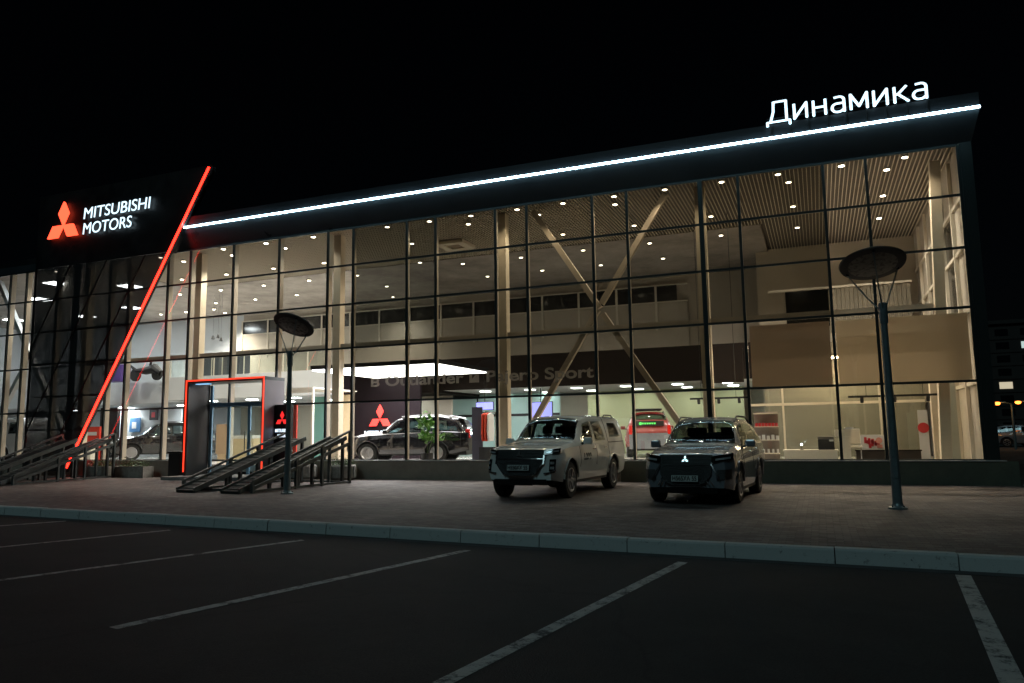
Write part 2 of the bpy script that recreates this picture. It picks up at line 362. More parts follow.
# plinth, sill, end pier, side and back walls, roof band
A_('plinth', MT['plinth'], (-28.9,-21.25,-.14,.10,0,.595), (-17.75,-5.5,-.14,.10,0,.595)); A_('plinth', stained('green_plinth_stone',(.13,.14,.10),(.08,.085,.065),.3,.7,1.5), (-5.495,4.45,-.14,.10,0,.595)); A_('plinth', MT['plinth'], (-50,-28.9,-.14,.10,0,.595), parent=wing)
A_('sill', MT['sill'], (-28.9,-21.3,-.17,-.058,.597,.625), (-17.7,4.2,-.17,-.058,.597,.625)); A_('sill', MT['sill'], (-50,-28.9,-.17,-.058,.597,.625), parent=wing)
A_('end_pier', MT['frame'], (3.81,4.08,-.10,.25,.628,8.83))
A_('side_wall', MT['wbeige'], (3.86,4.10,.25,16,0,9.2), bevel=0)
A_('back_wall', MT['wbeige'], (-32.4,3.86,14,14.2,.3,9.2))
A_('back_wall', MT['wwhite'], (-50,-32.41,14,14.2,.3,9.2), parent=wing); A_('end_wall', MT['wwhite'], (-50.2,-50,-.1,14.2,0,9.2), parent=wing); A_('front_wall', MT['wwhite'], (-50,-44.95,-.1,.1,.63,8.83), parent=wing)
A_('inner_floor', MT['floor'], (-28.9,3.86,.10,14,.2,.45)); A_('inner_floor', MT['floor'], (-50,-28.9,.10,14,.2,.45), parent=wing)
LA, LB = at(183,228,-.55), at(980,104,-.55); LZ = (LA.z+LB.z)/2
mb = MB(); mb.poly([(-30,-.50,LZ-.04),(LB.x,-.50,LZ-.04),(4.10,-.004,8.84),(-30,-.004,8.84)]).poly([(LB.x,-.50,LZ-.04),(4.13,.6,LZ-.04),(4.10,.6,8.84),(4.10,-.004,8.84)]); add(bld, mb, 'sloped_fascia', MT['fascia'])
A_('parapet', MT['parapet'], (-28.9,LB.x,-.50,-.30,LZ-.035,9.98))
A_('roof', MT['black'], (-28.9,4.05,-.29,16,9.25,9.5)); A_('roof', MT['black'], (-50.2,-30.7,-.004,14.2,9.15,9.4), parent=wing)
A_('roof_band', MT['fascia'], (-50.2,-30.0,-.02,.2,8.835,9.145), parent=wing)
# parapet panel joints
for k in range(12): A_('panel_joint', MT['black'], (-20.5+k*2.17, -20.485+k*2.17, -.504, -.4985, LZ+.05, 9.98))
# ceiling: open slats near the glass, painted board deeper in
A_('ceiling_void', MT['void'], (-28.9,3.86,.25,6.2,9.15,9.2))
mb = MB(); x = -28.8
while x < 3.8: mb.box(x, x+.018, .25, 6.2 if x < -1.5 else 10.7, 8.93, 8.98); x += .115
y = .4
while y < 6.1: mb.box(-28.8, -7.0, y, y+.018, 8.945, 8.975); y += .23
add(bld, mb, 'slatted_ceiling', MT['slat'])
A_('ceiling', MT['ceil'], (-28.9,-15.3,6.2,14,8.92,9.1)); A_('ceiling', MT['ceil'], (-15.29,-1.6,6.2,14,8.92,9.1)); A_('ceiling_void', MT['void'], (-1.6,3.86,6.2,14,9.15,9.2))
A_('ceiling', MT['ceil'], (-50,-28.91,.25,14,8.92,9.1), parent=wing)
# structural columns and beam behind the glass
CX = [-29.3,-22.95,-16.25,-9.62,-3.02]
for x in CX:
    A_('column', MT['column'], (x-.15,x+.15,.85,1.15,.45,8.9))
add(bld, MB().bar((3.05,1,.45),(3.36,1,8.75),.26,.3), 'column', MT['column'])
for x0, x1 in [(-22.8,-16.4),(-16.1,-9.77),(-9.47,-3.17),(-2.87,3.05)]:
    A_('floor_beam', MT['post'], (x0,x1,.9,1.1,4.62,4.80))
A_('floor_beam', MT['post'], (-29.15,-23.1,.9,1.1,4.62,4.80))
def brace(parent, a, c, d=1.0, t=.17): return add(parent, MB().bar((a[0],d,a[1]),(c[0],d,c[1]),t,t,(0,1,0)), 'brace', MT['brace'])
brace(bld, (-9.45,.5), (-6.36,5.35)); brace(bld, (-6.24,5.52), (-4.05,8.88)); brace(bld, (-8.5,8.85), (-6.3,5.4)); brace(bld, (-6.2,5.2), (-3.15,.5))
wc = at(31,356,1)
bw = MT['wwhite']
for dx, dz in ((-2.9,4.9),(2.9,4.9),(-2.9,-4.0),(2.9,-4.0)):
    o = add(wing, MB().bar((wc.x,1,wc.z),(wc.x+dx*(1 if dz>0 else .84),1,wc.z+dz*.87),.2,.2,(0,1,0)), 'brace', bw)
for x in (-35.6, ): A_('column', MT['wwhite'], (x-.15,x+.15,.85,1.15,.45,8.7), parent=wing)
# mezzanine
A_('mezzanine_slab', MT['brown'], (-15.6,-2.2,8.0,8.12,3.42,4.82)); A_('mezzanine_slab', MT['wwhite'], (-15.6,-2.2,8.125,14,3.42,4.0))
A_('mezzanine_slab', MT['wwhite'], (-28.9,-19.6,5.0,14,3.26,4.34))
A_('mezzanine_slab', MT['brown'], (-19.59,-15.6,7.0,14,3.3,4.3))
A_('mezzanine_slab', MT['wwhite'], (-50,-28.91,6.5,14,3.26,4.34), parent=wing)
rail = A_('glass_railing', MT['thinglass'], (-28.8,-19.65,5.04,5.05,4.36,5.3))
mb = MB()
for k in range(7): mb.box(-28.7+k*1.33, -28.66+k*1.33, 5.02, 5.06, 4.345, 5.32)
mb.box(-28.8,-19.7,5.02,5.07,5.32,5.36); add(bld, mb, 'handrail', MT['wframe'])
# upper back glazing: dark panes above beige panels
yb = 13.9; z0, zm, z1 = 6.3, 7.65, 8.5
A_('glazed_partition', MT['dwin'], (-32.4,-6.0,yb,yb+.05,zm+.05,z1-.03))
mb = MB(); mb.box(-32.4,-5.5,yb-.06,yb+.06,zm,zm+.05).box(-32.4,-5.5,yb-.06,yb+.06,z1-.03,z1+.03)
x = -32.4
while x < -5.4: mb.box(x,x+.1,yb-.09,yb-.061,z0,z1+.02); x += 1.95
add(bld, mb, 'partition_frame', MT['wframe'])
A_('balcony_partition', MT['wbeige'], (-32.4,-5.5,yb-.04,yb-.005,4.35,zm-.01))
# right-hand rooms
A_('room_wall', MT['wbeige'], (-2.1,3.86,10.7,10.85,.45,9.0))
DW = 6.12
p = at(785,292,10.6); q = at(838,325,10.6); A_('dark_window', MT['dwin'], (p.x,q.x,10.62,10.69,q.z,p.z))
p = at(495/1,0,0)
p = at(700,350,6); q = at(744,382,6); A_('hanging_panel', MT['brown'], (p.x,q.x,6.0,6.1,q.z,p.z))
mb = MB()
for yy in (1.8,3.6,5.4,7.2,9.0): mb.box(3.76,3.855,yy-.06,yy+.06,.45,8.9)
for zz in (2.6,4.5,6.2,7.5): mb.box(3.79,3.85,.3,10.6,zz-.05,zz+.05)
add(bld, mb, 'side_window_frame', MT['wframe'])
A_('side_window', MT['dwin'], (3.84,3.858,1.9,3.5,4.6,7.4), (3.84,3.858,5.5,7.1,4.6,7.4), (3.84,3.858,3.7,5.3,.6,2.5), (3.84,3.858,7.3,8.9,.6,2.5))
# upper office floor on the right with curtain strips
A_('office_floor', MT['wbeige'], (-1.7,3.75,2.4,10.69,4.05,4.32))
mb = MB(); x = .6
while x < 3.4: mb.box(x, x+.13, 9.2+.03*math.sin(x*9), 9.24+.03*math.sin(x*9), 4.33, 6.85); x += .15
add(bld, mb, 'curtain', mat('curtain_cloth',(.17,.15,.115),.9,var=.2,scale=5)); A_('pelmet', MT['wframe'], (-1.6,3.5,9.15,9.28,6.88,6.96))
# blinds behind the glass in the storey band
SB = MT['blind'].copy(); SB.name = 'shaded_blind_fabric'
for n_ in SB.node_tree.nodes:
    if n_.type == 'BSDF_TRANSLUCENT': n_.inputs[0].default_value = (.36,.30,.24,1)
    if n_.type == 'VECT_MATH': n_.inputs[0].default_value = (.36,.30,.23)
for x0, x1, m in ((-1.70,.40,1),(.56,3.70,0)):
    BM = MT['blind'] if not m else SB
    A_('roller_blind', BM, (x0,x1,.235,.24,2.66,4.40))
# ground floor glazed partition on the right
mb = MB(); P1 = at(748,405,4.5); P2 = at(925,405,4.5)
for px in (750,783,838,880): 
    p = at(px,405,4.5); mb.box(p.x-.03,p.x+.03,4.47,4.53,.45,3.1)
mb.box(P1.x,P2.x,4.46,4.54,P1.z-.05,P1.z+.03); add(bld, mb, 'room_partition_frame', MT['wframe'])
A_('room_partition_glass', MT['thinglass'], (P1.x,P2.x,4.495,4.5,.46,3.1))
A_('office_wall', mat('taupe_office_wall',(.20,.185,.155),.75,var=.08,scale=.8), (-1.9,3.5,8.3,8.4,.45,2.35)); A_('office_wall', mat('grey_wall',(.30,.27,.22),.8,var=.05), (-1.9,3.7,8.405,8.5,2.35,4.04))
p = at(931,400,2.2); q = at(944,457,2.2); A_('cream_pillar', MT['column'], (p.x,q.x,2.2,2.5,.45,3.05))
p = at(945,400,2.3); q = at(961,457,2.3); A_('frosted_panel', mat('frosted_panel',(.40,.42,.36),.5), (p.x,q.x,2.3,2.36,.45,3.0))
# ground floor walls
A_('display_wall', MT['maroon'], (at(338,400,DW).x,at(420,400,DW).x,DW,DW+.15,.45,4.3))
A_('green_wall', MT['wgreen'], (at(588,420,13).x,at(745,420,13).x,13.0,13.1,.45,3.4))
A_('cream_wall', MT['wbeige'], (at(421,420,10).x,at(452,420,10).x,10,10.1,.45,3.4))
A_('teal_glazing', MT['wteal'], (at(453,420,12).x,at(560,420,12).x,12,12.1,.45,3.4))
mb = MB(); mb.box(at(453,420,12).x,at(560,420,12).x,11.93,11.99,2.3,2.42)
for px in (478,505,530): 
    x = at(px,420,12).x; mb.box(x-.03,x+.03,11.94,11.985,.45,3.4)
add(bld, mb, 'teal_glazing_frame', MT['gym'])
A_('wood_panel', MT['wood'], (at(342,420,5).x,at(352,420,5).x,5.0,5.1,.45,3.2))
A_('teal_panel', MT['teald'], (at(314,420,4).x,at(324,420,4).x,4.0,4.1,.45,3.1))
A_('dark_doorway', MT['counter'], (at(100,420,9).x,at(117,420,9).x,9.0,9.2,.45,3.25))
A_('pale_wall', MT['wwhite'], (at(118,420,10).x,at(181,420,10).x,10,10.1,.45,3.25))
A_('kiosk_frame', MT['whitelam'], (at(286,390,2).x,at(313,390,2).x,2.0,2.1,3.15,3.35), (at(286,390,2).x,at(287.5,390,2).x,2.0,2.1,.45,3.15), (at(311.5,390,2).x,at(313,390,2).x,2.0,2.1,.45,3.15), (at(286,390,2).x,at(313,390,2).x,2.11,5,3.3,3.35))
# white light line along the band
A_('white_light_line', MT['white_led'], (LA.x,LB.x,-.56,-.505,LZ-.042,LZ+.006))

# ------------------------------------------------------------------ sign block with perforated screen
sb = empty('sign_block', (-25,-.6,0), label='black block with slanted perforated screen edged by a red light bar', cat='facade screen')
rT, rB = at(209,167,-.66), at(66,468,-.66); sl = (rT.x-rB.x)/(rT.z-rB.z)
def redx(z): return rB.x+(z-rB.z)*sl
yS = -.60; XL = at(35.5,270,yS).x; ZO = at(35.5,270,yS).z; ZT = rT.z+.1
add(sb, MB().prism([(XL,yS,ZO),(redx(ZO)-.05,yS,ZO),(redx(ZT)-.05,yS,ZT),(XL,yS,ZT)], (0,.35,0)), 'sign_panel', MT['black'])
add(sb, MB().poly([(XL,yS+.02,.2),(redx(.2)-.05,yS+.02,.2),(redx(ZO)-.05,yS+.02,ZO-.005),(XL,yS+.02,ZO-.005)]), 'perforated_screen', MT['screen'])
mb = MB()
for k in range(1, 6): z = ZO-k*1.36; mb.box(XL, redx(z)-.06, yS-.02, yS+.015, z-.03, z+.03)
for k in range(0, 6):
    xt = redx(ZO)-.05-1.25-k*2.1; zl = .2; xb = xt-(ZO-zl)*sl
    if xb < XL+.05: zl = ZO-(xt-XL-.05)/sl; xb = XL+.05
    if xt > XL+.3: mb.bar((xb,yS-.03,zl),(xt,yS-.03,ZO),.05,.03,(0,1,0))
mb.box(XL, XL+.08, yS-.02, yS+.015, .2, ZO)
add(sb, mb, 'screen_frame', MT['black'])
add(sb, MB().bar((rB.x,-.66,rB.z),(rT.x,-.66,rT.z),.062,.06,(0,1,0)), 'red_light_bar', MT['red_led'])
add(sb, MB().bar((redx(.2),yS+.04,.2),(redx(ZT),yS+.04,ZT),.10,.10,(0,1,0)), 'edge_frame', MT['black'])

# ------------------------------------------------------------------ signs
ys = -.75
sg = empty('brand_sign', tuple(at(90,225,ys)), label='illuminated red three-diamond emblem with white MITSUBISHI MOTORS letters on the black block', cat='sign')
def PX(px, py): return at(px, py, ys)
o = None
c = PX(62.3,225); tp = PX(64.2,201.5); s = (tp-c).length
mb = MB(); diamonds(mb, 0, 0, 0, s, .09); o = mb.build('emblem', MT['sign_red'], sg); o.location = Vector((c.x, ys, c.z))-sg.location
for body, a, bb, top in (('MITSUBISHI',(82.7,218.7),(149.4,207.7),(82.7,207.4)), ('MOTORS',(81.8,234.3),(130.5,226.3),(81.8,222.9))):
    p, q, t = PX(*a), PX(*bb), PX(*top)
    text_mesh('lettering', body, (t.z-p.z)/.72, MT['sign_white'], sg, Vector((p.x, ys+.04, (p.z+q.z)/2))-sg.location, depth=.012, bold=0, width=q.x-p.x, shear=.08)
ds = empty('dealer_sign', tuple(at(846,112,-.62)), label='white illuminated Cyrillic letters reading Динамика above the light line', cat='sign')
ys2 = -.62; p, q, t = at(767,124,ys2), at(927.5,98,ys2), at(778,102.5,ys2); p2 = at(778,122.2,ys2)
# stroke letters
mb = MB(); cap = t.z-p2.z; W_ = q.x-p.x; base = (p.z+q.z)/2; xh = cap*.74; th = cap*.105
def st(pts):
    for a, c in zip(pts, pts[1:]):
        mb.tube([(a[0],0,a[1]),(c[0],0,c[1])], th/2, 8)
        mb.lathe([(.001,-th/2),(th*.35,-th*.35),(th/2,0),(th*.35,th*.35),(.001,th/2)], 'y', 8, (c[0],0,c[1]))
def arc(cx, cz, rx, rz, a0, a1, n=12): return [(cx+rx*math.cos(R(a0+(a1-a0)*k/n)), cz+rz*math.sin(R(a0+(a1-a0)*k/n))) for k in range(n+1)]
x = 0; U = cap
def let_D(x): st([(x+.02*U,-.2*U),(x+.02*U,0),(x+.88*U,0),(x+.88*U,-.2*U)]); st([(x+.14*U,0),(x+.26*U,.5*U),(x+.28*U,U),(x+.76*U,U),(x+.76*U,0)]); return x+1.06*U
def let_i(x): st([(x,xh),(x,0),(x+.46*U,xh),(x+.46*U,0)]); return x+.72*U
def let_n(x): st([(x,xh),(x,0)]); st([(x,xh*.52),(x+.44*U,xh*.52)]); st([(x+.44*U,xh),(x+.44*U,0)]); return x+.68*U
def let_a(x):
    st([(x+.08*U,xh*.97),(x+.26*U,xh)]+arc(x+.26*U,xh-.18*U,.18*U,.18*U,90,0)+[(x+.44*U,0)])
    st([(x+.44*U,xh*.56)]+[(x+.2*U,xh*.56)]+arc(x+.18*U,xh*.28,.18*U,xh*.28,90,270)+[(x+.3*U,0),(x+.44*U,.12*U)]); return x+.68*U
def let_m(x): st([(x,0),(x,xh),(x+.29*U,.12*U),(x+.58*U,xh),(x+.58*U,0)]); return x+.82*U
def let_k(x): st([(x,xh),(x,0)]); st([(x+.42*U,xh),(x+.12*U,xh*.52),(x,xh*.52)]); st([(x+.12*U,xh*.52),(x+.46*U,0)]); return x+.64*U
for f in (let_D, let_i, let_n, let_a, let_m, let_i, let_k): x = f(x)
xe = let_a(x)-.22*U
for v in mb.bm.verts: v.co.x *= W_/xe
o = mb.build('lettering', MT['sign_white'], ds); o.location = Vector((p.x, ys2, base+.02))-ds.location
mb = MB()
mb.box(0, W_, .06, .09, xh*.3, xh*.38); 
for k in range(9): mb.box(k*W_/8.2+.1, k*W_/8.2+.14, .06, .10, -.35, xh*.3)
o = mb.build('mounting_rail', MT['black'], ds); o.location = Vector((p.x, ys2, base))-ds.location

# vinyl lettering on the glass
p, q = at(371,387,.01), at(594,376.5,.01); VN = bpy.data.materials.new('frosted_vinyl'); VN.use_nodes = True; vt = VN.node_tree; tn = vt.nodes.new('ShaderNodeBsdfTranslucent'); tn.inputs[0].default_value = (.5,.46,.42,1); vt.nodes['Principled BSDF'].inputs['Base Color'].default_value = (.4,.38,.35,1); vm_ = vt.nodes.new('ShaderNodeMixShader'); vm_.inputs[0].default_value = .5; tp_ = vt.nodes.new('ShaderNodeBsdfTransparent'); vm2 = vt.nodes.new('ShaderNodeMixShader'); vm2.inputs[0].default_value = .45; vt.links.new(vt.nodes['Principled BSDF'].outputs[0], vm_.inputs[1]); vt.links.new(tn.outputs[0], vm_.inputs[2]); vt.links.new(vm_.outputs[0], vm2.inputs[1]); vt.links.new(tp_.outputs[0], vm2.inputs[2]); vt.links.new(vm2.outputs[0], vt.nodes['Material Output'].inputs[0])
wl = text_mesh('window_lettering', 'в Outlander и Pajero Sport', .50, VN, None, (p.x, .009, (p.z+q.z)/2), depth=.004, bold=.012, width=q.x-p.x)
tag(wl, 'row of faint grey letters across the glass reading в Outlander и Pajero Sport', 'lettering')

# ------------------------------------------------------------------ entrance portal
po = empty('entrance_portal', (-19.5,-1.2,0), label='dark boxy entrance portal outlined with a thin red light', cat='entrance')
X0, X1, Zt, yF = -21.28, -17.72, 3.55, -1.2
add(po, MB().box(X0,X0+.12,yF,-.15,.12,Zt-.12), 'jamb', mat('dark_jamb',(.018,.02,.023),.4)); add(po, MB().box(X1-.12,X1,yF,-.15,.12,Zt-.12), 'jamb', mat('slate_panel',(.22,.20,.23),.45,.2,var=.05))
add(po, MB().box(X0,X1,yF,-.15,Zt-.118,Zt), 'lintel', MT['fascia'])
add(po, MB().box(X0+.01,X0+.04,yF-.04,yF-.003,.25,Zt-.06).box(X1-.04,X1-.01,yF-.04,yF-.003,.25,Zt-.06).box(X0+.01,X1-.01,yF-.04,yF-.003,Zt-.058,Zt-.012), 'red_light_frame', emit('red_led_thin',(1,.05,.02),1.6))
add(po, MB().box(X0+.14,X0+.7,yF+.3,yF+.5,Zt-.15,Zt-.125), 'soffit_light', emit('soffit_light',(.35,.65,1),1.0))
add(po, MB().box(X0-.3,X1+.3,-1.9,-.16,0,.115), 'threshold_step', MT['step'])
do = empty('entrance_door', (-19.3,-.1,.12), label='blue aluminium framed glass double door inside the portal', cat='door')
mb = MB()
for x in (-21.1,-20.25,-19.30,-18.62,-17.95): mb.box(x-.06,x+.06,-.14,-.075,.12,2.6 if x > -21 else 3.4)
mb.box(-21.1,-17.9,-.15,-.075,2.601,2.74)
add(do, mb, 'door_frame', MT['bluealu'])
add(do, MB().box(-20.18,-19.37,-.12,-.11,.2,2.59), 'door_leaf', MT['thinglass']); add(do, MB().box(-19.23,-18.69,-.12,-.11,.2,2.59), 'door_leaf', MT['thinglass'])
add(do, MB().tube([(-19.42,-.2,.9),(-19.42,-.2,1.7)],.02), 'handle', MT['chrome']); add(do, MB().tube([(-19.17,-.2,.9),(-19.17,-.2,1.7)],.02), 'handle', MT['chrome'])
# black totem
p, q = at(275,405,-.6), at(291.5,450,-.6)
to = empty('sign_totem', ((p.x+q.x)/2,-.6,0), label='narrow black totem with small red emblem and white lettering beside the portal', cat='sign')
wt = q.x-p.x
MB().box(-wt/2,wt/2,-.06,.06,0,p.z).build('totem_body', MT['black'], to)
mb = MB(); diamonds(mb, 0, p.z-.52, -.075, .3, .012); mb.build('emblem', MT['sign_red2'], to)
text_mesh('lettering','MITSUBISHI',.15,MT['sign_white2'],to,(-wt*.38,-.065,p.z-.95),depth=.01,bold=.004,width=wt*.76); text_mesh('lettering','MOTORS',.15,MT['sign_white2'],to,(-wt*.24,-.065,p.z-1.13),depth=.01,bold=.004,width=wt*.5)
rs = empty('red_banner', (at(294,430,.5).x,.5,.45), label='slim red panel standing behind the glass beside the black totem', cat='banner')
MB().box(-.13,.13,-.03,.03,0,2.2).build('banner_panel', MT['redpanel'], rs); MB().box(-.2,.2,-.1,.1,0,.05).build('foot', MT['gym'], rs)

# showroom wall emblem (on the plum display wall)
sw = empty('wall_sign', (at(381,420,DW).x,DW-.03,at(381,420,DW).z), label='lit red emblem with white letters on the dark wall inside behind the display car', cat='sign')
mb = MB(); diamonds(mb, 0, .05, -.08, .62, .05); mb.build('emblem', emit('inner_sign_red',(1,.05,.04),1.0), sw)
text_mesh('lettering','MITSUBISHI',.36,emit('inner_sign_white',(.7,.85,1),1.1),sw,(-.78,-.05,-.72),depth=.03,bold=.012,width=1.56); text_mesh('lettering','MOTORS',.36,MT['sign_white2'],sw,(-.5,-.05,-1.12),depth=.03,bold=.012,width=1.0)

# luminous ceiling over the display car
q = at(487,373,5.9); p0 = at(336,380,5.9)
zL = at(487,373,6.0).z; print('zL',zL); B_ = gr(487,373,zL); A0 = gr(372,378,zL); C0 = gr(453,363.5,zL)
lc = empty('light_ceiling', ((A0.x+B_.x)/2,4.6,zL), label='large glowing white ceiling panel over the display car', cat='ceiling light')
lx = lc.location.x
MB().box(A0.x-lx, B_.x-lx, C0.y-4.6, B_.y-4.6, 0, .04).build('diffuser', MT['lum'], lc)
MB().box(A0.x-.05-lx, B_.x+.05-lx, C0.y-4.65, B_.y-4.55, .045, .2).build('housing', MT['gym'], lc)

# ------------------------------------------------------------------ downlights
def spot_lamp(loc, power, col, size=R(125), r=.07):
    l = bpy.data.lights.new('lamp', 'SPOT'); l.energy = power; l.color = col; l.spot_size = size; l.spot_blend = .8; l.shadow_soft_size = r
    o = bpy.data.objects.new('lamp', l); C.objects.link(o); return o
WARM = (1, .83, .62); NEUT = (1, .93, .82); COOL = (.82, .92, 1)
proto = empty('ceiling_downlight', (0,0,0), group='downlights in the high ceiling')
MB().lathe([(.06,-.03),(.10,-.03),(.10,.02),(.06,.02)],'z',16).build('trim_ring', MT['wframe'], proto)
MB().lathe([(.001,-.035),(.075,-.033),(.06,-.02)],'z',16).build('diffuser', MT['spot'], proto)
spots = [(183.7,261),(182,279),(180,294),(232.4,254.8),(226.4,274),(220.9,289.8),(215.8,302.7),(285,247.7),(273.5,268),(263.8,285),(255.4,299),(324,262.4),(309,280),(296.7,294.6),(340.5,290.6),(357.3,275),(386.8,286),
 (468.3,223.5),(462.8,263.3),(487.5,276),(538.6,214),(562.9,233.8),(521,257),(542.3,270),(583.2,249.8),(615,203.8),(634,225),(649.7,242.7),(663,258),(600.8,264.7),(788.5,181.5),(793,205.8),(797.3,227),(710.9,215.8),(721,234.8),(886.6,168.9),(882.8,195),(879,217.6),
 (412,243),(420,262),(214,309),(186,311.7),(161,314),(229.8,313.3),(245,316.4),(404,300),(75,279)]
for i, (px, py) in enumerate(spots):
    g = gr(px, py, 8.87)
    g.y = min(g.y, 12.4)
    o = proto if i == 0 else copy_tree(proto)
    o.location = (g.x, g.y, 8.87)
    left = g.x < -15.5
    sl_ = spot_lamp(None, 330 if left else (62 if g.x < -2.2 else 180), NEUT if left else WARM); sl_.parent = o; sl_.location = (0,0,-.08)
    side = 'left end' if g.x < -22 else 'bay left of the sign wall' if g.x < -15 else 'middle bays' if g.x < -3 else 'right end'
    tag(o, 'small round warm white downlight in the high showroom ceiling', 'ceiling light')
for i, x in enumerate((-30.8,-27.4,-24.7,-21.4,-19.3,-17.1,-13.9,-12.2,-10.6,-8.9,-7.3,-5.6,-4.0,-2.3,-.7,1.0,2.6)):  # extra row added behind the glass to light the column fronts
    o = copy_tree(proto)
    for c_ in list(o.children):
        if c_.type == 'LIGHT': bpy.data.objects.remove(c_)
    o.location = (x,.52,8.87)
    sl_ = spot_lamp(None, 150 if x < -15 else (270 if x < -3.5 else 150), (1,.90,.76) if x < -15 else WARM); sl_.parent = o; sl_.location = (0,0,-.08)
    tag(o, 'small downlight added right behind the top of the glass wall to light the columns', 'ceiling light', 'added row of downlights behind the glass')
# square panels under the mezzanine
pp = empty('panel_light', (0,0,0), group='square panel lights under the mezzanine')
MB().box(-.2,.2,-.2,.2,-.02,-.001).build('diffuser', MT['panel'], pp)
k = 0
for x in (-27.5,-25,-22.5,-20,-17.8,-14.2,-12,-9.8,-7.6,-5.4,-3.4):
    for y in (9.6, 12.0) if x > -16.6 else (6.5, 9.2, 12.2):
        o = pp if k == 0 else copy_tree(pp); k += 1
        o.location = (x, y, 3.41 if x > -16.6 else 3.25)
        tag(o, 'square white panel light set under the mezzanine ceiling', 'ceiling light')
wl_ = empty('panel_light', (0,0,0)); wl_['category'] = 'ceiling light'; wl_['group'] = 'ceiling panels of the left wing'; wl_['label'] = 'white ceiling panel glowing inside the far-left glazed wing'
MB().box(-.4,.4,-.4,.4,-.02,-.001).build('diffuser', emit('wing_panel',(.9,.97,1),60), wl_)
for i, (x, y, z) in enumerate([(-33.5,2.5,8.91),(-31,4.5,8.91),(-38,5,8.91),(-36,9,8.91),(-41,10,8.91),(-37,9.5,3.25),(-32,9.5,3.25),(-42,11,3.25),(-42,4,8.91),(-46,9,8.91)]):
    o = wl_ if i == 0 else copy_tree(wl_); o.location = (x,y,z)
# right-hand ground floor office luminaires
ol = empty('office_light', (0,0,0), group='office ceiling lights on the right')
MB().box(-.6,.6,-.08,.08,-.04,-.001).build('diffuser', emit('office_warm',(1,.78,.50),65), ol)
for i, (x, y) in enumerate([(-.9,2.9),(1.6,2.9),(-.6,5.8),(1.8,5.8),(.4,7.4)]):
    o = ol if i == 0 else copy_tree(ol); o.location = (x,y,4.04); tag(o, 'warm strip light under the office ceiling at the right end', 'ceiling light')
# cassette air conditioner
g = gr(455,245,8.86)
ac = empty('ceiling_air_conditioner', (g.x,g.y,8.86), label='square cassette air conditioner in the slatted ceiling', cat='air conditioner')
MB().box(-.6,.6,-.6,-.3,-.08,.04).box(-.6,.6,.3,.6,-.08,.04).box(-.6,-.3,-.3,.3,-.08,.04).box(.3,.6,-.3,.3,-.08,.04).build('casing', mat('cream_plastic',(.8,.7,.55),.5), ac)
MB().box(-.295,.295,-.295,.295,-.03,.03).build('intake_grille', mat('intake',(.3,.22,.15),.6), ac)

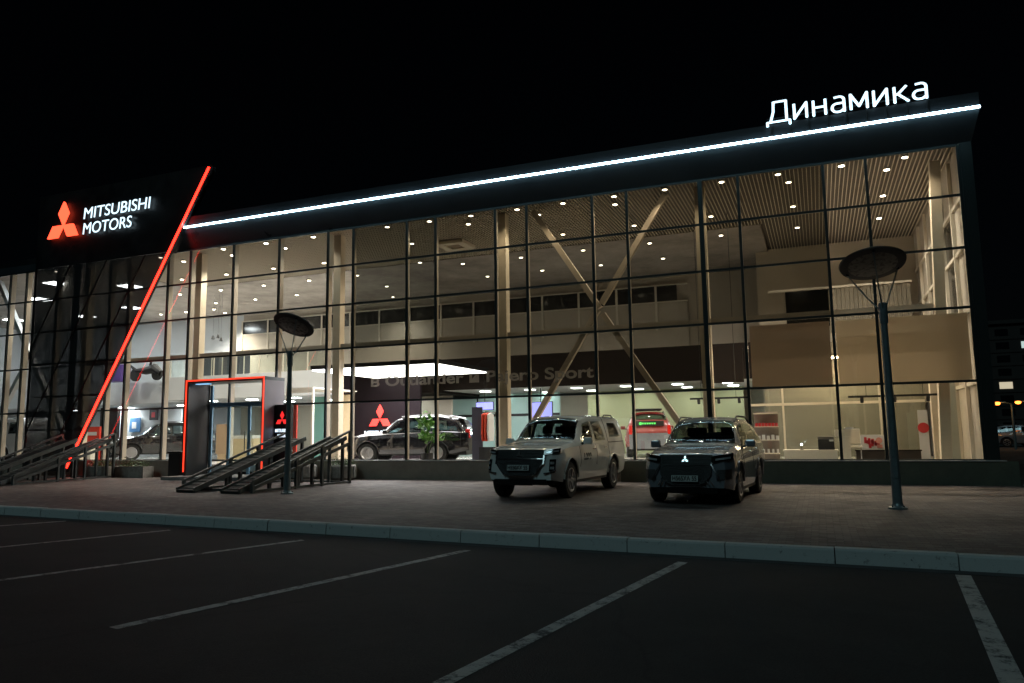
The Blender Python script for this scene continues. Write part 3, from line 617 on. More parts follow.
# ------------------------------------------------------------------ vehicles
def smooth_interp(keys, u):
    if u <= keys[0][0]: return keys[0][1]
    for (a, c), (d, e) in zip(keys, keys[1:]):
        if u <= d:
            t = (u-a)/(d-a); return c+(e-c)*(t*t*(3-2*t)*.6+t*.4)
    return keys[-1][1]
def make_car(name, paint, S, label, cat, group=None, rimmat='rim'):
    L, Wd = S['L'], S['W']/2
    root = empty(name, (0,0,0), label=label, cat=cat, group=group)
    def w(u):
        k = 1.0
        if u < .55: t = 1-u/.55; k = 1-.17*t**2.2
        if u > L-.40: t = 1-(L-u)/.40; k = 1-.10*t**2.2
        return Wd*k
    zs = lambda u: smooth_interp(S['belt'], u)
    zt = lambda u: smooth_interp(S['top'], u)
    rk = lambda u: smooth_interp(S['wr'], u)
    Ra, rw = S['rw']+.075, S['rw']
    def zb(u):
        z = S['zb'] + max(0, (.35-u))*.15 + max(0, u-(L-.6))*.2
        for uc in (S['fa'], S['ra']):
            d = abs(u-uc)
            if d < Ra: z = max(z, rw+math.sqrt(Ra*Ra-d*d))
        return z
    def section(u):
        wu, b0, b1, t, wr = w(u), zb(u), zs(u), zt(u), Wd*rk(u)
        wr = min(wr, w(u)*.93)
        P = []
        zb0 = S['zb']; H = b1-zb0
        def sidew(z):
            q = min(1, max(0, (z-zb0)/H))
            return wu*(0.935+.065*math.sin(min(1, q*1.7)*math.pi/2) - .045*max(0, q-.72)/.28 - (.012 if .34 < q < .5 else 0))
        for k in range(9):
            z = b0+(b1-b0)*k/8; P.append((sidew(z), z))
        zr = b1+(t-b1)*(.86 if t-b1 > .25 else .7)
        x0 = P[-1][0]-.012
        for k in range(0, 7):
            q = k/6; P.append((x0+(wr-x0)*q+.02*math.sin(q*math.pi)*(1 if t-b1 > .3 else 0), b1+.006+(zr-b1-.006)*q))
        for k in range(1, 8):
            q = k/7; a = q*math.pi/2
            P.append((wr*math.cos(a)**.72 if k < 7 else 0, zr+(t-zr)*math.sin(a)**.9))
        return P
    us = []
    u = 0
    while u < L-.0001: us.append(u); u += .035 if (abs(u-S['fa']) < Ra+.06 or abs(u-S['ra']) < Ra+.06 or u < .3) else .06
    us.append(L)
    for uc in (S['fa'], S['ra']): us += [uc-Ra+.002, uc+Ra-.002, uc-Ra-.002, uc+Ra+.002]
    us = sorted(us); bm = bmesh.new(); rows = []
    y0 = L/2
    for u in us:
        P = section(u); n = len(P)
        row = [bm.verts.new((x, u-y0, z)) for x, z in P]+[bm.verts.new((-x, u-y0, z)) for x, z in reversed(P[:-1])]
        rows.append(row)
    def open_(um, k):
        n2 = len(rows[0])-1; kk = k if k < n2/2 else n2-1-k
        if 9 <= kk < 15:
            q = (kk-9+.5)/6
            for u0, u1, qa, qb, sh in S['sidewin']:
                if qa+.04 < q < qb-.04:
                    t = (q-qa)/(qb-qa)
                    if u0+sh[0]*t+.035 < um < u1+sh[1]*t-.035: return True
        if kk >= 16:
            if S['wind'][0]+.03 < um < S['wind'][1]-.03: return True
            if S.get('rearwin') and S['rearwin'][0]+.02 < um < S['rearwin'][1]-.02: return True
        return False
    for i, (a, b_) in enumerate(zip(rows, rows[1:])):
        um = (us[i]+us[i+1])/2
        for k in range(len(a)-1):
            if not open_(um, k): bm.faces.new([a[k], a[k+1], b_[k+1], b_[k]])
    bm.faces.new(rows[0]); bm.faces.new(rows[-1][::-1])
    mb = MB(); mb.bm.free(); mb.bm = bm
    body = mb.build('body', MT[paint], root, smooth=True)
    body.modifiers.clear(); md = body.modifiers.new('e','EDGE_SPLIT'); md.split_angle = R(50)
    # underbody
    mb = MB(); mb.box(-Wd*.78,Wd*.78,-y0+.12,y0-.12,S['zb']-.06,min(S['belt'][0][1],.9)*.95)
    mb.build('underbody', MT['trim'], root)
    mb = MB()
    for s_ in (-1,1): MB().box(min(s_*Wd*.80,s_*Wd*.93),max(s_*Wd*.80,s_*Wd*.93),S['fa']+Ra-y0,S['ra']-Ra-y0,S['zb']-.06,S['zb']+.03).build('side_sill', MT['trim'], root)
    # cabin
    sz = S['belt'][2][1]
    uw = S['wind'][0]; 
    MB().box(-Wd*.80,Wd*.80,uw-.02-y0,uw+.45-y0,sz-.3,sz+.03).build('dashboard', MT['trim'], root, bevel=.03)
    for us_, nm in ((uw+1.15,'front_seat'),(uw+2.0,'rear_seat')):
        for x in (-.38,.38):
            mb = MB(); mb.box(x-.24,x+.24,us_-.1-y0,us_+.08-y0,sz-.5,sz+.25); mb.box(x-.13,x+.13,us_-.02-y0,us_+.08-y0,sz+.28,sz+.46); mb.box(x-.24,x+.24,us_-.55-y0,us_-.11-y0,sz-.55,sz-.38)
            mb.build(nm, MT['dcloth'], root, bevel=.03)
    o = MB().lathe([(.17,-.015),(.19,0),(.17,.015)],'y',24).build('steering_wheel', MT['trim'], root); o.location = (.36, uw+.58-y0, sz+.02); o.rotation_euler = (R(25),0,0)
    # nose plan inverse
    def U(x):
        x = abs(x)
        if x <= Wd*.83: return 0
        t = ((1-min(x/Wd,1))/.17)**(1/2.2); return .55*(1-t)
    def front(name_, x0, x1, zlo, zhi, m, off=.012, th=.03, mirror=False, n=8, parent=root):
        for s_ in ((1,-1) if mirror else (1,)):
            bmm = MB(); top = []; bot = []; 
            for k in range(n+1):
                x = x0+(x1-x0)*k/n; a = (zlo(x) if callable(zlo) else zlo); c_ = (zhi(x) if callable(zhi) else zhi)
                y = U(x)*1.0-off-y0
                bot.append((s_*x, y, a)); top.append((s_*x, y, c_))
            bv = [bmm.bm.verts.new(p) for p in bot]; tv = [bmm.bm.verts.new(p) for p in top]
            bb = [bmm.bm.verts.new((p[0]*.985, p[1]+th+.02, p[2])) for p in bot]; tb = [bmm.bm.verts.new((p[0]*.985, p[1]+th+.02, p[2])) for p in top]
            for k in range(n):
                for q in ((bv[k],bv[k+1],tv[k+1],tv[k]),(tb[k],tb[k+1],bb[k+1],bb[k]),(tv[k],tv[k+1],tb[k+1],tb[k]),(bb[k],bb[k+1],bv[k+1],bv[k])): bmm.bm.faces.new(q)
            bmm.bm.faces.new((bv[0],tv[0],tb[0],bb[0])); bmm.bm.faces.new((bv[-1],bb[-1],tb[-1],tv[-1]))
            bmm.build(name_, MT[m] if isinstance(m, str) else m, parent)
    S['details'](front, Wd, root, y0)
    # glass
    def ghp(u, q, off=.008):
        P = section(u); g = P[9:16]; f = q*6; i = min(5, int(f)); t = f-i
        x = g[i][0]+(g[i+1][0]-g[i][0])*t; z = g[i][1]+(g[i+1][1]-g[i][1])*t
        return (x+off, u-y0, z+off*.3)
    for u0, u1, qa, qb, sh in S['sidewin']:
        for s_ in (1,-1):
            bm2 = MB(); N = 14; r = []
            for k in range(N+1):
                row = []
                for j in range(5):
                    q = qa+(qb-qa)*j/4; uu = u0+(u1-u0)*k/N
                    uu = uu + (sh[0]*(1-k/N)+sh[1]*(k/N))*(j/4)
                    x, y, z = ghp(min(L-.05,uu), q); row.append(bm2.bm.verts.new((s_*x, y, z)))
                r.append(row)
            for a, c_ in zip(r, r[1:]):
                for j in range(4): bm2.bm.faces.new([a[j], a[j+1], c_[j+1], c_[j]])
            bm2.build('side_window', MT['carglass'], root, smooth=True)
    def toppatch(nm, u0, u1, m, fx0=-.93, fx1=.93):
        bm2 = MB(); r = []
        for k in range(11):
            u = u0+(u1-u0)*k/10; P = section(u); top = P[15:]; row = []
            full = [(x, z) for x, z in top]+[(-x, z) for x, z in reversed(top[:-1])]
            d = 1 if nm == 'windscreen' else 1
            for x, z in full: row.append(bm2.bm.verts.new((x*.965, u-y0-(.012 if nm == 'windscreen' else -.012), z+.010)))
            r.append(row)
        for a, c_ in zip(r, r[1:]):
            for j in range(len(a)-1): bm2.bm.faces.new([a[j], a[j+1], c_[j+1], c_[j]])
        return bm2.build(nm, MT[m], root, smooth=True)
    toppatch('windscreen', *S['wind'], 'carglass')
    if S.get('rearwin'): toppatch('rear_window', *S['rearwin'], 'carglass')
    # mirrors
    for s_ in (1,-1):
        um = S['mirror']; zz = zs(um)+.10
        mb = MB(); mb.box(-.10,.10,-.06,.06,-.075,.075); o = mb.build('wing_mirror', MT['trim'] if S.get('blackmirror') else MT[paint], root, bevel=.03); o.location = (s_*(Wd+.10), um-y0, zz)
        MB().bar((s_*(Wd*.90),um-y0+.02,zs(um)+.02),(s_*(Wd+.06),um-y0,zz-.03),.04,.04).build('mirror_arm', MT['trim'], root)
    # handles
    for s_ in (1,-1):
        for uh in S['handles']:
            o = MB().box(-.015,.015,-.10,.10,-.014,.014).build('door_handle', MT['chrome'], root, bevel=.006); o.location = (s_*(Wd*.985), uh-y0, zs(uh)-.10)
        for ug in S['gaps']:
            mb = MB(); pr = None
            for k in range(3, 8):
                P = section(ug); a, c_ = P[k], P[k+1]; mb.bar((s_*(a[0]+.001),ug-y0,a[1]),(s_*(c_[0]+.001),ug-y0,c_[1]),.008,.008)
            mb.build('door_gap', MT['trim'], root)
    # wheels
    for uc in (S['fa'], S['ra']):
        for s_ in (1,-1):
            mb = MB(); hw = .12
            mb.lathe([(rw*.60,-hw),(rw*.93,-hw),(rw*.99,-hw*.8),(rw,-hw*.4),(rw,hw*.4),(rw*.99,hw*.8),(rw*.93,hw),(rw*.62,hw),(rw*.60,hw*.6)],'x',36)
            wh = mb.build('wheel', MT['tyre'], root, smooth=True); wh.location = (s_*(Wd-.14), uc-y0, rw)
            mb = MB(); mb.lathe([(rw*.50,s_*(hw-.06)),(rw*.66,s_*(hw+.004)),(rw*.60,s_*(hw+.008)),(rw*.54,s_*(hw-.02))],'x',36)
            mb.lathe([(.001,s_*(hw+.0)),(.06,s_*(hw-.005)),(.065,s_*(hw-.05))],'x',16)
            for k in range(6):
                a = 2*math.pi*k/6; 
                for da in (-.10,.10): mb.bar((s_*(hw-.015),math.cos(a)*.05,math.sin(a)*.05),(s_*(hw-.008),math.cos(a+da)*rw*.60,math.sin(a+da)*rw*.60),.028,.028,(1,0,0))
            mb.build('rim', MT[rimmat], wh)
            mb = MB(); mb.lathe([(.001,s_*(hw-.07)),(rw*.58,s_*(hw-.07))],'x',24); mb.build('brake_disc', MT['trim'], wh)
    for uc in (S['fa'], S['ra']):
        for s_ in (1,-1):
            pts = []
            for k in range(17):
                a = math.pi*(.02+.96*k/16); u_ = uc+(Ra+.012)*math.cos(a); z_ = rw+(Ra+.012)*math.sin(a)
                if z_ < S['zb']: continue
                P = section(u_); P2 = P[:9]; xx = max(P2[0][0], P2[2][0])
                pts.append((s_*(xx+.004), u_-y0, z_))
            MB().tube(pts, .020, 6).build('wheel_arch_trim', MT[paint], root, smooth=True)
    # rear lamps
    for s_ in (1,-1):
        z1 = S['tail'][1]; mb = MB().box(-.06,.06,-.12,.03,S['tail'][0],z1); o = mb.build('tail_lamp', MT['lamp_red'], root, bevel=.02); o.location = (s_*(Wd*.80), y0-.0, 0)
    if S.get('rails'):
        for s_ in (1,-1):
            pts = []
            for k in range(9):
                u = S['rails'][0]+(S['rails'][1]-S['rails'][0])*k/8; P = section(u); g = P[16]; lift = .06*min(1, k*1.2, (8-k)*1.2)
                pts.append((s_*g[0]*.97, u-y0, g[1]+.015+lift))
            MB().tube(pts, .018, 8).build('roof_rail', MT['trim'], root)
    if S.get('seam'):
        for s_ in (1,-1):
            pts = []
            for k in range(12):
                u = 3.68+(L-.14-3.68)*k/11; P = section(u); pts.append((s_*(P[8][0]+.004), u-y0, P[8][1]+.01))
            MB().tube(pts, .010, 5).build('canopy_gap', MT['trim'], root)
        for ug in S['seam']:
            P = section(ug); full = P[9:]+[(-x, z) for x, z in reversed(P[9:-1])]
            MB().tube([(x*1.002, ug-y0, z+.001) for x, z in full], .007, 5).build('canopy_gap', MT['trim'], root)
    for ch in root.children:
        if ch.name.startswith(('wheel.','wing_mirror')) or ch.name == 'wheel': continue
        off = ch.location
        for v in ch.data.vertices:
            Y = v.co.y+off.y+y0; zz = v.co.z+off.z; X = abs(v.co.x+off.x)/Wd
            if Y < 1.0:
                f = (1-max(0,Y))**1.5; v.co.y += f*(.40*max(0,zz-S['belt'][0][1]+.36)**1.25+.5*max(0,S['zb']+.14-zz)+.10*X**2.5)
    return root
def plate(front, root, y0, z, txt):
    o = MB().box(-.26,.26,-.012,.0,-.056,.056).build('number_plate', MT['plate'], root); o.location = (0,-y0-.045,z)
    t = text_mesh('plate_text', txt, .115, MT['ink'], o, (-.235,-.014,-.036), depth=.003, bold=.002, width=.47)
def pickup_front(front, Wd, root, y0):
    front('upper_grille', -.60, .60, .86, 1.04, 'grille', off=.015)
    front('chrome_bar', -.56, .56, .845, .858, 'chrome', off=.03)
    for z in (.91,.97): front('grille_bar', -.56, .56, z, z+.012, 'trim', off=.028)
    front('lower_grille', -.56, .56, lambda x: .50+max(0,abs(x)-.36)*1.3, .842, 'grille', off=.015)
    front('headlamp', .56, .86, lambda x: .93+.12*(x-.56), lambda x: 1.015+.16*(x-.56), 'darkglass', off=.02, mirror=True)
    front('lamp_lens', .62, .84, lambda x: .955+.12*(x-.56), lambda x: .985+.14*(x-.56), 'lamp_clear', off=.028, mirror=True)
    front('chrome_shield', .555, .585, .74, .92, 'chrome', off=.03, mirror=True, n=2)
    front('chrome_shield', .37, .555, lambda x: .52+(x-.37)*1.2, lambda x: .545+(x-.37)*1.25, 'chrome', off=.03, mirror=True)
    front('chrome_blade', .58, .80, lambda x: .545+.10*(x-.58), lambda x: .565+.10*(x-.58), 'trim', off=.02, mirror=True)
    front('fog_lamp_cluster', .70, .81, .60, .84, 'darkglass', off=.02, mirror=True)
    front('fog_lamp', .725, .79, .64, .69, 'lamp_clear', off=.03, mirror=True); front('fog_lamp', .725, .79, .74, .79, 'lamp_clear', off=.03, mirror=True)
    front('skid_panel', -.62, .62, .31, .43, 'trim', off=.02)
    front('skid_plate', -.30, .30, .30, .36, 'chrome' if False else 'trim', off=.035)
    mb = MB(); diamonds(mb, 0, .94, -y0-.05, .075, .02); mb.build('emblem', MT['chrome'], root)
    plate(front, root, y0, .67, 'Н550ХХ 55')
    t = text_mesh('door_sticker', 'L200', .20, mat('sticker_ink',(.01,.03,.035),.5), root, (Wd*.995+.002, 1.72-y0, .78), rot=(math.pi/2,0,math.pi/2), depth=.004, bold=.01, width=.52)
PICK = dict(L=5.25, W=1.82, zb=.36, fa=.88, ra=3.98, rw=.385,
    belt=[(0,.98),(.25,1.03),(1.1,1.08),(2.0,1.10),(3.6,1.13),(5.25,1.14)],
    top=[(0,1.03),(.12,1.07),(.5,1.12),(1.25,1.19),(1.42,1.23),(2.12,1.72),(2.5,1.785),(3.5,1.80),(4.9,1.80),(5.13,1.72),(5.25,1.30)],
    wr=[(0,.80),(.5,.85),(1.3,.86),(2.1,.73),(2.6,.75),(4.8,.76),(5.25,.78)],
    sidewin=[(1.62,2.62,.10,.90,(.55,0)),(2.70,3.48,.10,.90,(0,-.10)),(3.85,4.78,.22,.82,(.10,-.18))],
    wind=(1.44,2.12), mirror=1.72, handles=(2.48,3.35), gaps=(1.50,2.66,3.62), tail=(.85,1.12), rails=(3.9,4.7), seam=(3.68,), details=pickup_front)
pk = make_car('parked_pickup', 'white_paint', PICK, 'white double-cab pickup with a white canopy parked before the glass', 'pickup', rimmat='rim')
def place_front(o, S, mid, heading):
    """mid: ground point under the middle of the front axle; heading: rotation about z (0 = nose towards -y)"""
    d = Vector((math.sin(heading), -math.cos(heading), 0)); k = S['L']/2-S['fa']
    c_ = Vector((mid[0], mid[1], 0))-d*k; o.location = (c_.x, c_.y, mid[2] if len(mid) > 2 else 0); o.rotation_euler = (0,0,heading)
place_front(pk, PICK, (-6.10,-5.72), R(-3.0))
def suv_front(front, Wd, root, y0):
    front('upper_grille', -.52, .52, .74, .93, 'grille', off=.015)
    for z in (.79,.85): front('grille_bar', -.50, .50, z, z+.010, 'trim', off=.028)
    front('lower_grille', -.50, .50, lambda x: .38+max(0,abs(x)-.34)*1.2, .735, 'grille', off=.015)
    front('headlamp', .50, .88, lambda x: .78+.14*(x-.5), lambda x: .90+.16*(x-.5), 'darkglass', off=.02, mirror=True)
    front('lamp_lens', .58, .84, lambda x: .815+.12*(x-.5), lambda x: .845+.14*(x-.5), 'lamp_clear', off=.028, mirror=True)
    front('chrome_shield', .50, .66, lambda x: .74-1.9*(x-.5)**1.0, lambda x: .785-1.75*(x-.5), 'chrome', off=.03, mirror=True)
    front('chrome_blade', .40, .47, lambda x: .47-1.5*(x-.40), lambda x: .495-1.5*(x-.40), 'chrome', off=.03, mirror=True, n=3)
    front('chrome_blade', .46, .55, lambda x: .49-1.5*(x-.46), lambda x: .515-1.5*(x-.46), 'chrome', off=.03, mirror=True, n=3)
    front('bumper_corner', .60, .86, .48, .66, 'grille', off=.012, mirror=True)
    front('chrome_strip', -.42, .42, .345, .357, 'chrome', off=.03)
    front('skid_panel', -.60, .60, .22, .33, 'trim', off=.02)
    mb = MB(); diamonds(mb, 0, .845, -y0-.05, .075, .02); mb.build('emblem', MT['chrome'], root)
    plate(front, root, y0, .50, 'Н565ХА 55')
SUV = dict(L=4.70, W=1.83, zb=.27, fa=.93, ra=3.60, rw=.36,
    belt=[(0,.84),(.25,.90),(1.1,.99),(2.0,1.03),(3.6,1.09),(4.70,1.10)],
    top=[(0,.90),(.12,.96),(.5,1.02),(1.2,1.09),(1.36,1.13),(2.10,1.60),(2.5,1.67),(3.5,1.66),(4.2,1.56),(4.45,1.42),(4.70,1.10)],
    wr=[(0,.80),(.5,.85),(1.2,.86),(2.1,.70),(2.6,.72),(4.0,.70),(4.70,.76)],
    sidewin=[(1.52,2.58,.12,.88,(.55,0)),(2.66,3.50,.12,.88,(0,0)),(3.58,4.10,.14,.84,(0,-.15))],
    wind=(1.38,2.10), rearwin=(4.16,4.52), mirror=1.66, handles=(2.42,3.30), gaps=(1.42,2.62,3.5), tail=(.85,1.08), rails=(2.2,4.1), details=suv_front)
su = make_car('parked_suv', 'grey_paint', SUV, 'dark blue-grey SUV with chrome nose parked right of the white pickup', 'SUV')
place_front(su, SUV, (-2.44,-6.02), R(-4)); su.scale = (1,1,1.05); pk.scale = (1,1,1.05)
# showroom cars
def inner_front(front, Wd, root, y0):
    front('grille', -.50, .50, .72, .95, 'grille', off=.015); front('headlamp', .50, .84, .80, .93, 'lamp_clear', off=.02, mirror=True)
    front('chrome_shield', .48, .62, lambda x: .70-1.2*(x-.48), lambda x: .78-1.2*(x-.48), 'chrome', off=.03, mirror=True)
    front('lower_grille', -.45, .45, .38, .60, 'grille', off=.015)
def with_(d, **k): q = dict(d); q.update(k); return q
INS = with_(SUV, L=4.78, rw=.38, zb=.34, belt=[(0,.92),(.3,.98),(1.1,1.06),(2.0,1.10),(3.6,1.16),(4.78,1.12)],
    top=[(0,.98),(.15,1.05),(.6,1.12),(1.2,1.17),(1.4,1.22),(2.1,1.72),(2.5,1.80),(3.6,1.80),(4.3,1.68),(4.6,1.40),(4.78,1.0)], tail=(.9,1.25), details=inner_front)
dc = make_car('display_suv', 'black_paint', INS, 'glossy black SUV with chrome trim on show behind the glass, nose to the left', 'SUV')
# polished roof and belt trim on the display car
c1 = at(413,440,2.9); dc.location = (c1.x, c1.y, .45); dc.rotation_euler = (0,0,R(-80)); dc.scale = (1,1,.95)
for s_ in (1,-1):
    MB().tube([(s_*.90,-.9,1.10),(s_*.905,.2,1.13),(s_*.90,1.4,1.17)],.016,6).build('chrome_trim', MT['chrome'], dc)
    MB().tube([(s_*.63,-.2,1.76),(s_*.66,.4,1.80),(s_*.66,1.3,1.80),(s_*.62,1.9,1.68)],.03,6).build('roof_trim', MT['silver_paint'], dc)
c1 = at(163,445,5.5); d2 = make_car('display_suv', 'black_paint', INS, 'black SUV inside behind the posts left of the entrance portal', 'SUV'); d2.location = (c1.x, c1.y, .45); d2.rotation_euler = (0,0,R(-35))
c1 = at(648,440,9.4); d3 = make_car('display_suv', 'red_paint', INS, 'red SUV inside seen between the pickup and the grey SUV', 'SUV'); d3.location = (c1.x, c1.y, .45); d3.rotation_euler = (0,0,R(194))
MB().box(-.80,.80,-.02,.03,.35,.95).build('tailgate', MT['grey_paint'], d3).location = (0,2.38,0)
tx = MB().box(-.55,.55,-.01,.01,-.10,.10).build('rear_sticker', MT['trim'], d3); tx.location = (0,2.36,1.32)
mb = MB(); mb.lathe([(.001,.012),(.06,.012),(.06,.016)],'y',14,(.35,0,0))
for k in range(6): mb.box(.22-k*.09,.29-k*.09,.011,.015,-.03,.035)
mb.build('sticker_print', emit('green_print',(.15,1,.2),.25), tx)
MB().box(-.55,.55,-.2,1.4,1.86,1.93).build('roof_box', MT['gym'], d3, bevel=.03)
VAN = with_(INS, L=4.9, W=1.9, top=[(0,.98),(.15,1.1),(.8,1.35),(1.2,1.6),(1.9,2.0),(2.5,2.1),(4.6,2.1),(4.85,1.9),(4.9,1.5)], belt=[(0,.95),(.4,1.1),(1.1,1.2),(4.9,1.25)], wr=[(0,.8),(1.9,.78),(4.9,.82)],
    sidewin=[(1.7,2.6,.1,.85,(.2,0)),(2.75,3.7,.1,.85,(0,0)),(3.85,4.6,.1,.85,(0,0))], wind=(.95,1.9), rearwin=None)
c1 = at(6,445,2.8); d4 = make_car('display_van', 'silver_paint', VAN, 'pale van inside the far-left glazed wing, side to the glass', 'van'); d4.location = (c1.x, c1.y, .45); d4.rotation_euler = (0,0,R(-90))

# ------------------------------------------------------------------ display ramps
def make_ramp():
    r = empty('display_ramp', (0,0,0))
    # local: y from 0 (low end) to 4.4 (high end), x 0..2.9
    Lr, H = 4.4, 1.36
    for x in (.45, 2.05):
        mb = MB(); mb.bar((x,0,.04),(x,Lr,H),.62,.07,(0,-.3,1)); mb.build('track', MT['deck'], r)
        mb = MB()
        for s_ in (-.31,.31): mb.bar((x+s_,.02,.07),(x+s_,Lr,H+.03),.05,.13,(0,-.3,1))
        for k in range(18): t = (k+.5)/18; mb.bar((x-.29,Lr*t,.04+(H-.04)*t+.043),(x+.29,Lr*t,.04+(H-.04)*t+.043),.03,.02)
        mb.build('track_edge', MT['steel'], r)
        for y in (1.7,2.9,4.3):
            z = .04+(H-.04)*y/Lr-.05
            for s_ in (-.25,.25): MB().box(x+s_-.04,x+s_+.04,y-.04,y+.04,0,z).build('leg', MT['steel'], r)
    for x in (.02, 2.5):
        mb = MB(); y0, y1 = .35, 4.4
        mb.bar((x,y0,.30),(x,y1,1.60),.06,.06); mb.bar((x,y0,.05),(x,y1,.05),.06,.06); mb.bar((x,y0,.12),(x,y1,1.22),.06,.09)
        mb.build('rail', MT['steel'], r)
        for k, y in enumerate((y0,2.0,3.1,y1)):
            z = .30+(1.30)*(y-y0)/(y1-y0); MB().box(x-.04,x+.04,y-.04,y+.04,0,z).build('post', MT['steel'], r)
    for y in (.6,4.35): MB().box(.1,2.45,y-.03,y+.03,.02,.08).build('cross_member', MT['steel'], r)
    return r
rp = make_ramp(); rp.location = (-16.25,-6.45,0); rp.rotation_euler = (0,0,R(-3))
tag(rp, 'dark steel car display ramp rising towards the glass beside the street lamp and portal', 'ramp', 'steel car display ramps')
rp2 = copy_tree(rp); rp2.location = (-26.95,-5.8,0); rp2.rotation_euler = (0,0,R(7)); rp2.scale = (1,1.04,1.04)
tag(rp2, 'dark steel car display ramp at the far left below the black screen', 'ramp', 'steel car display ramps')

# ------------------------------------------------------------------ street lamps
def make_lamp(label, loc, topz, tilt, head_r, rz):
    r = empty('street_lamp', loc, label=label, cat='street lamp', group='street lamps with dish heads')
    MB().tube([(0,0,.02),(0,0,.5),(0,0,topz)],[.085,.08,.055],16).build('pole', MT['pole'], r, smooth=True)
    MB().lathe([(.16,0),(.16,.03),(.10,.06),(.085,.10)],'z',20).build('base_plate', MT['pole'], r)
    for k in range(4):
        a = R(45+90*k); MB().tube([(.13*math.cos(a),.13*math.sin(a),.03),(.13*math.cos(a),.13*math.sin(a),.065)],.014,6).build('base_bolt', MT['steel'], r)
    MB().box(-.035,.035,-.092,-.080,.55,.85).build('access_hatch', MT['pole'], r)
    MB().lathe([(.075,topz-.35),(.075,topz+.02),(.05,topz+.04)],'z',16).build('collar', MT['pole'], r)
    hc = Vector(tilt[1]); mx = Matrix.Translation(hc) @ Vector((0,0,1)).rotation_difference(Vector(tilt[0])).to_matrix().to_4x4()
    mb = MB(); mb.lathe([(.001,.09),(head_r*.5,.08),(head_r*.9,.04),(head_r,.0),(head_r*.98,-.03),(head_r*.80,-.04),(.001,-.038)],'z',40); bmesh.ops.transform(mb.bm, matrix=mx, verts=mb.bm.verts)
    mb.build('lamp_head', MT['disc'], r, smooth=True)
    mb = MB(); mb.lathe([(.001,-.062),(head_r*.5,-.058),(head_r*.74,-.043)],'z',32); bmesh.ops.transform(mb.bm, matrix=mx, verts=mb.bm.verts); mb.build('lens', MT['lens'], r, smooth=True)
    for k in range(3):
        a = 2*math.pi*k/3+rz; e = mx @ Vector((head_r*.86*math.cos(a), head_r*.86*math.sin(a), -.05)); s0 = Vector((.05*math.cos(a), .05*math.sin(a), topz-.1))
        mid = s0.lerp(e,.5)+Vector((0,0,-.10))+Vector((math.cos(a),math.sin(a),0))*(-.05)
        MB().tube([s0, s0.lerp(mid,.5)+Vector((0,0,.0)), mid, mid.lerp(e,.55), e],.014,8).build('arm', MT['pole'], r)
        MB().tube([e+Vector((0,0,-.02)),e+Vector((0,0,.03))],.03,8).build('arm_bolt', MT['chrome'], r)
    return r
make_lamp('tall dark street lamp with a tilted dish head standing right of the grey SUV', (1.21,-6.68,0), 3.72, ((-.064,.326,.943),(-.13,-.1,4.50)), .58, R(30))
make_lamp('dark street lamp with a steeply tilted dish head in front of the display ramp', (-12.66,-6.2,0), 3.62, ((.057,.462,.885),(.14,-.05,4.34)), .54, R(75))

# ------------------------------------------------------------------ planters, bin
def leaves(mb, c, rx, rz, n, s=.05):
    for _ in range(n):
        p = Vector(c)+Vector((random.gauss(0,rx*.5), random.gauss(0,rx*.4), abs(random.gauss(0,rz*.5)))); a = Vector((random.uniform(-1,1),random.uniform(-1,1),random.uniform(-.3,1))).normalized()*s*random.uniform(.6,1.4)
        q = a.cross(Vector((random.uniform(-1,1),random.uniform(-1,1),random.uniform(-1,1)))).normalized()*s*.4
        mb.poly([p, p+a*.5+q, p+a, p+a*.5-q])
def planter(name, x, y, wd, h, label, fl=True, ph=.35, round_=False):
    r = empty(name, (x,y,0), label=label, cat='planter', group='concrete planters along the facade')
    if round_:
        mb = MB(); mb.lathe([(wd*.40,0),(wd*.5,.08),(wd*.5,h-.05),(wd*.46,h),(wd*.42,h),(wd*.42,h-.08)],'z',28)
        for k in range(14):
            a = 2*math.pi*k/14; mb.box(-.025,.025,-.03,.03,.1,h-.08, Matrix.Translation((math.cos(a)*wd*.5, math.sin(a)*wd*.5,0)) @ Matrix.Rotation(a,4,'Z'))
    else: mb = MB().box(-wd/2,wd/2,-.25,-.19,0,h).box(-wd/2,wd/2,.19,.25,0,h).box(-wd/2,-wd/2+.06,-.187,.187,0,h).box(wd/2-.06,wd/2,-.187,.187,0,h)
    mb.build('pot', MT['concrete'], r)
    if round_: MB().lathe([(.001,h-.1),(wd*.42,h-.1),(wd*.42,h-.12)],'z',20).build('soil', MT['soil'], r)
    else: MB().box(-wd/2+.062,wd/2-.062,-.186,.186,h-.1,h-.06).build('soil', MT['soil'], r)
    mb = MB()
    for k in range(max(1,int(wd/.3))): leaves(mb, (-wd/2+.2+k*(wd-.4)/max(1,int(wd/.3)-1), 0, h-.04), .22, ph, 90)
    mb.build('foliage', MT['leaf'], r)
    if fl:
        mb = MB(); leaves(mb, (0,0,h+.1), wd*.5, ph*.6, 40, .035); mb.build('blossoms', MT['flower'], r)
g = gr(342,480); planter('round_planter', -14.9,-.62,.95,.50,'round ribbed concrete planter with pale flowers by the ramp end', round_=True)
planter('round_planter', -16.5,-.62,.95,.50,'round ribbed concrete planter glimpsed through the ramp posts', round_=True)
planter('long_planter', -24.3,-.65,1.5,.42,'long low planter of shrubs below the glass left of the litter bin', fl=False, ph=.3)
planter('long_planter', -26.0,-.65,1.3,.42,'long low planter of shrubs at the foot of the red light bar', fl=False, ph=.3)
lb = empty('litter_bin', (-22.0,-.7,0), label='black litter bin standing at the left side of the entrance portal', cat='bin')
MB().box(-.28,.28,-.25,.25,.05,.9).build('bin_body', MT['bin'], lb, bevel=.03); MB().box(-.31,.31,-.28,.28,.905,.98).build('lid', MT['trim'], lb, bevel=.02); MB().box(-.2,.2,-.18,.18,0,.045).build('foot', MT['trim'], lb)

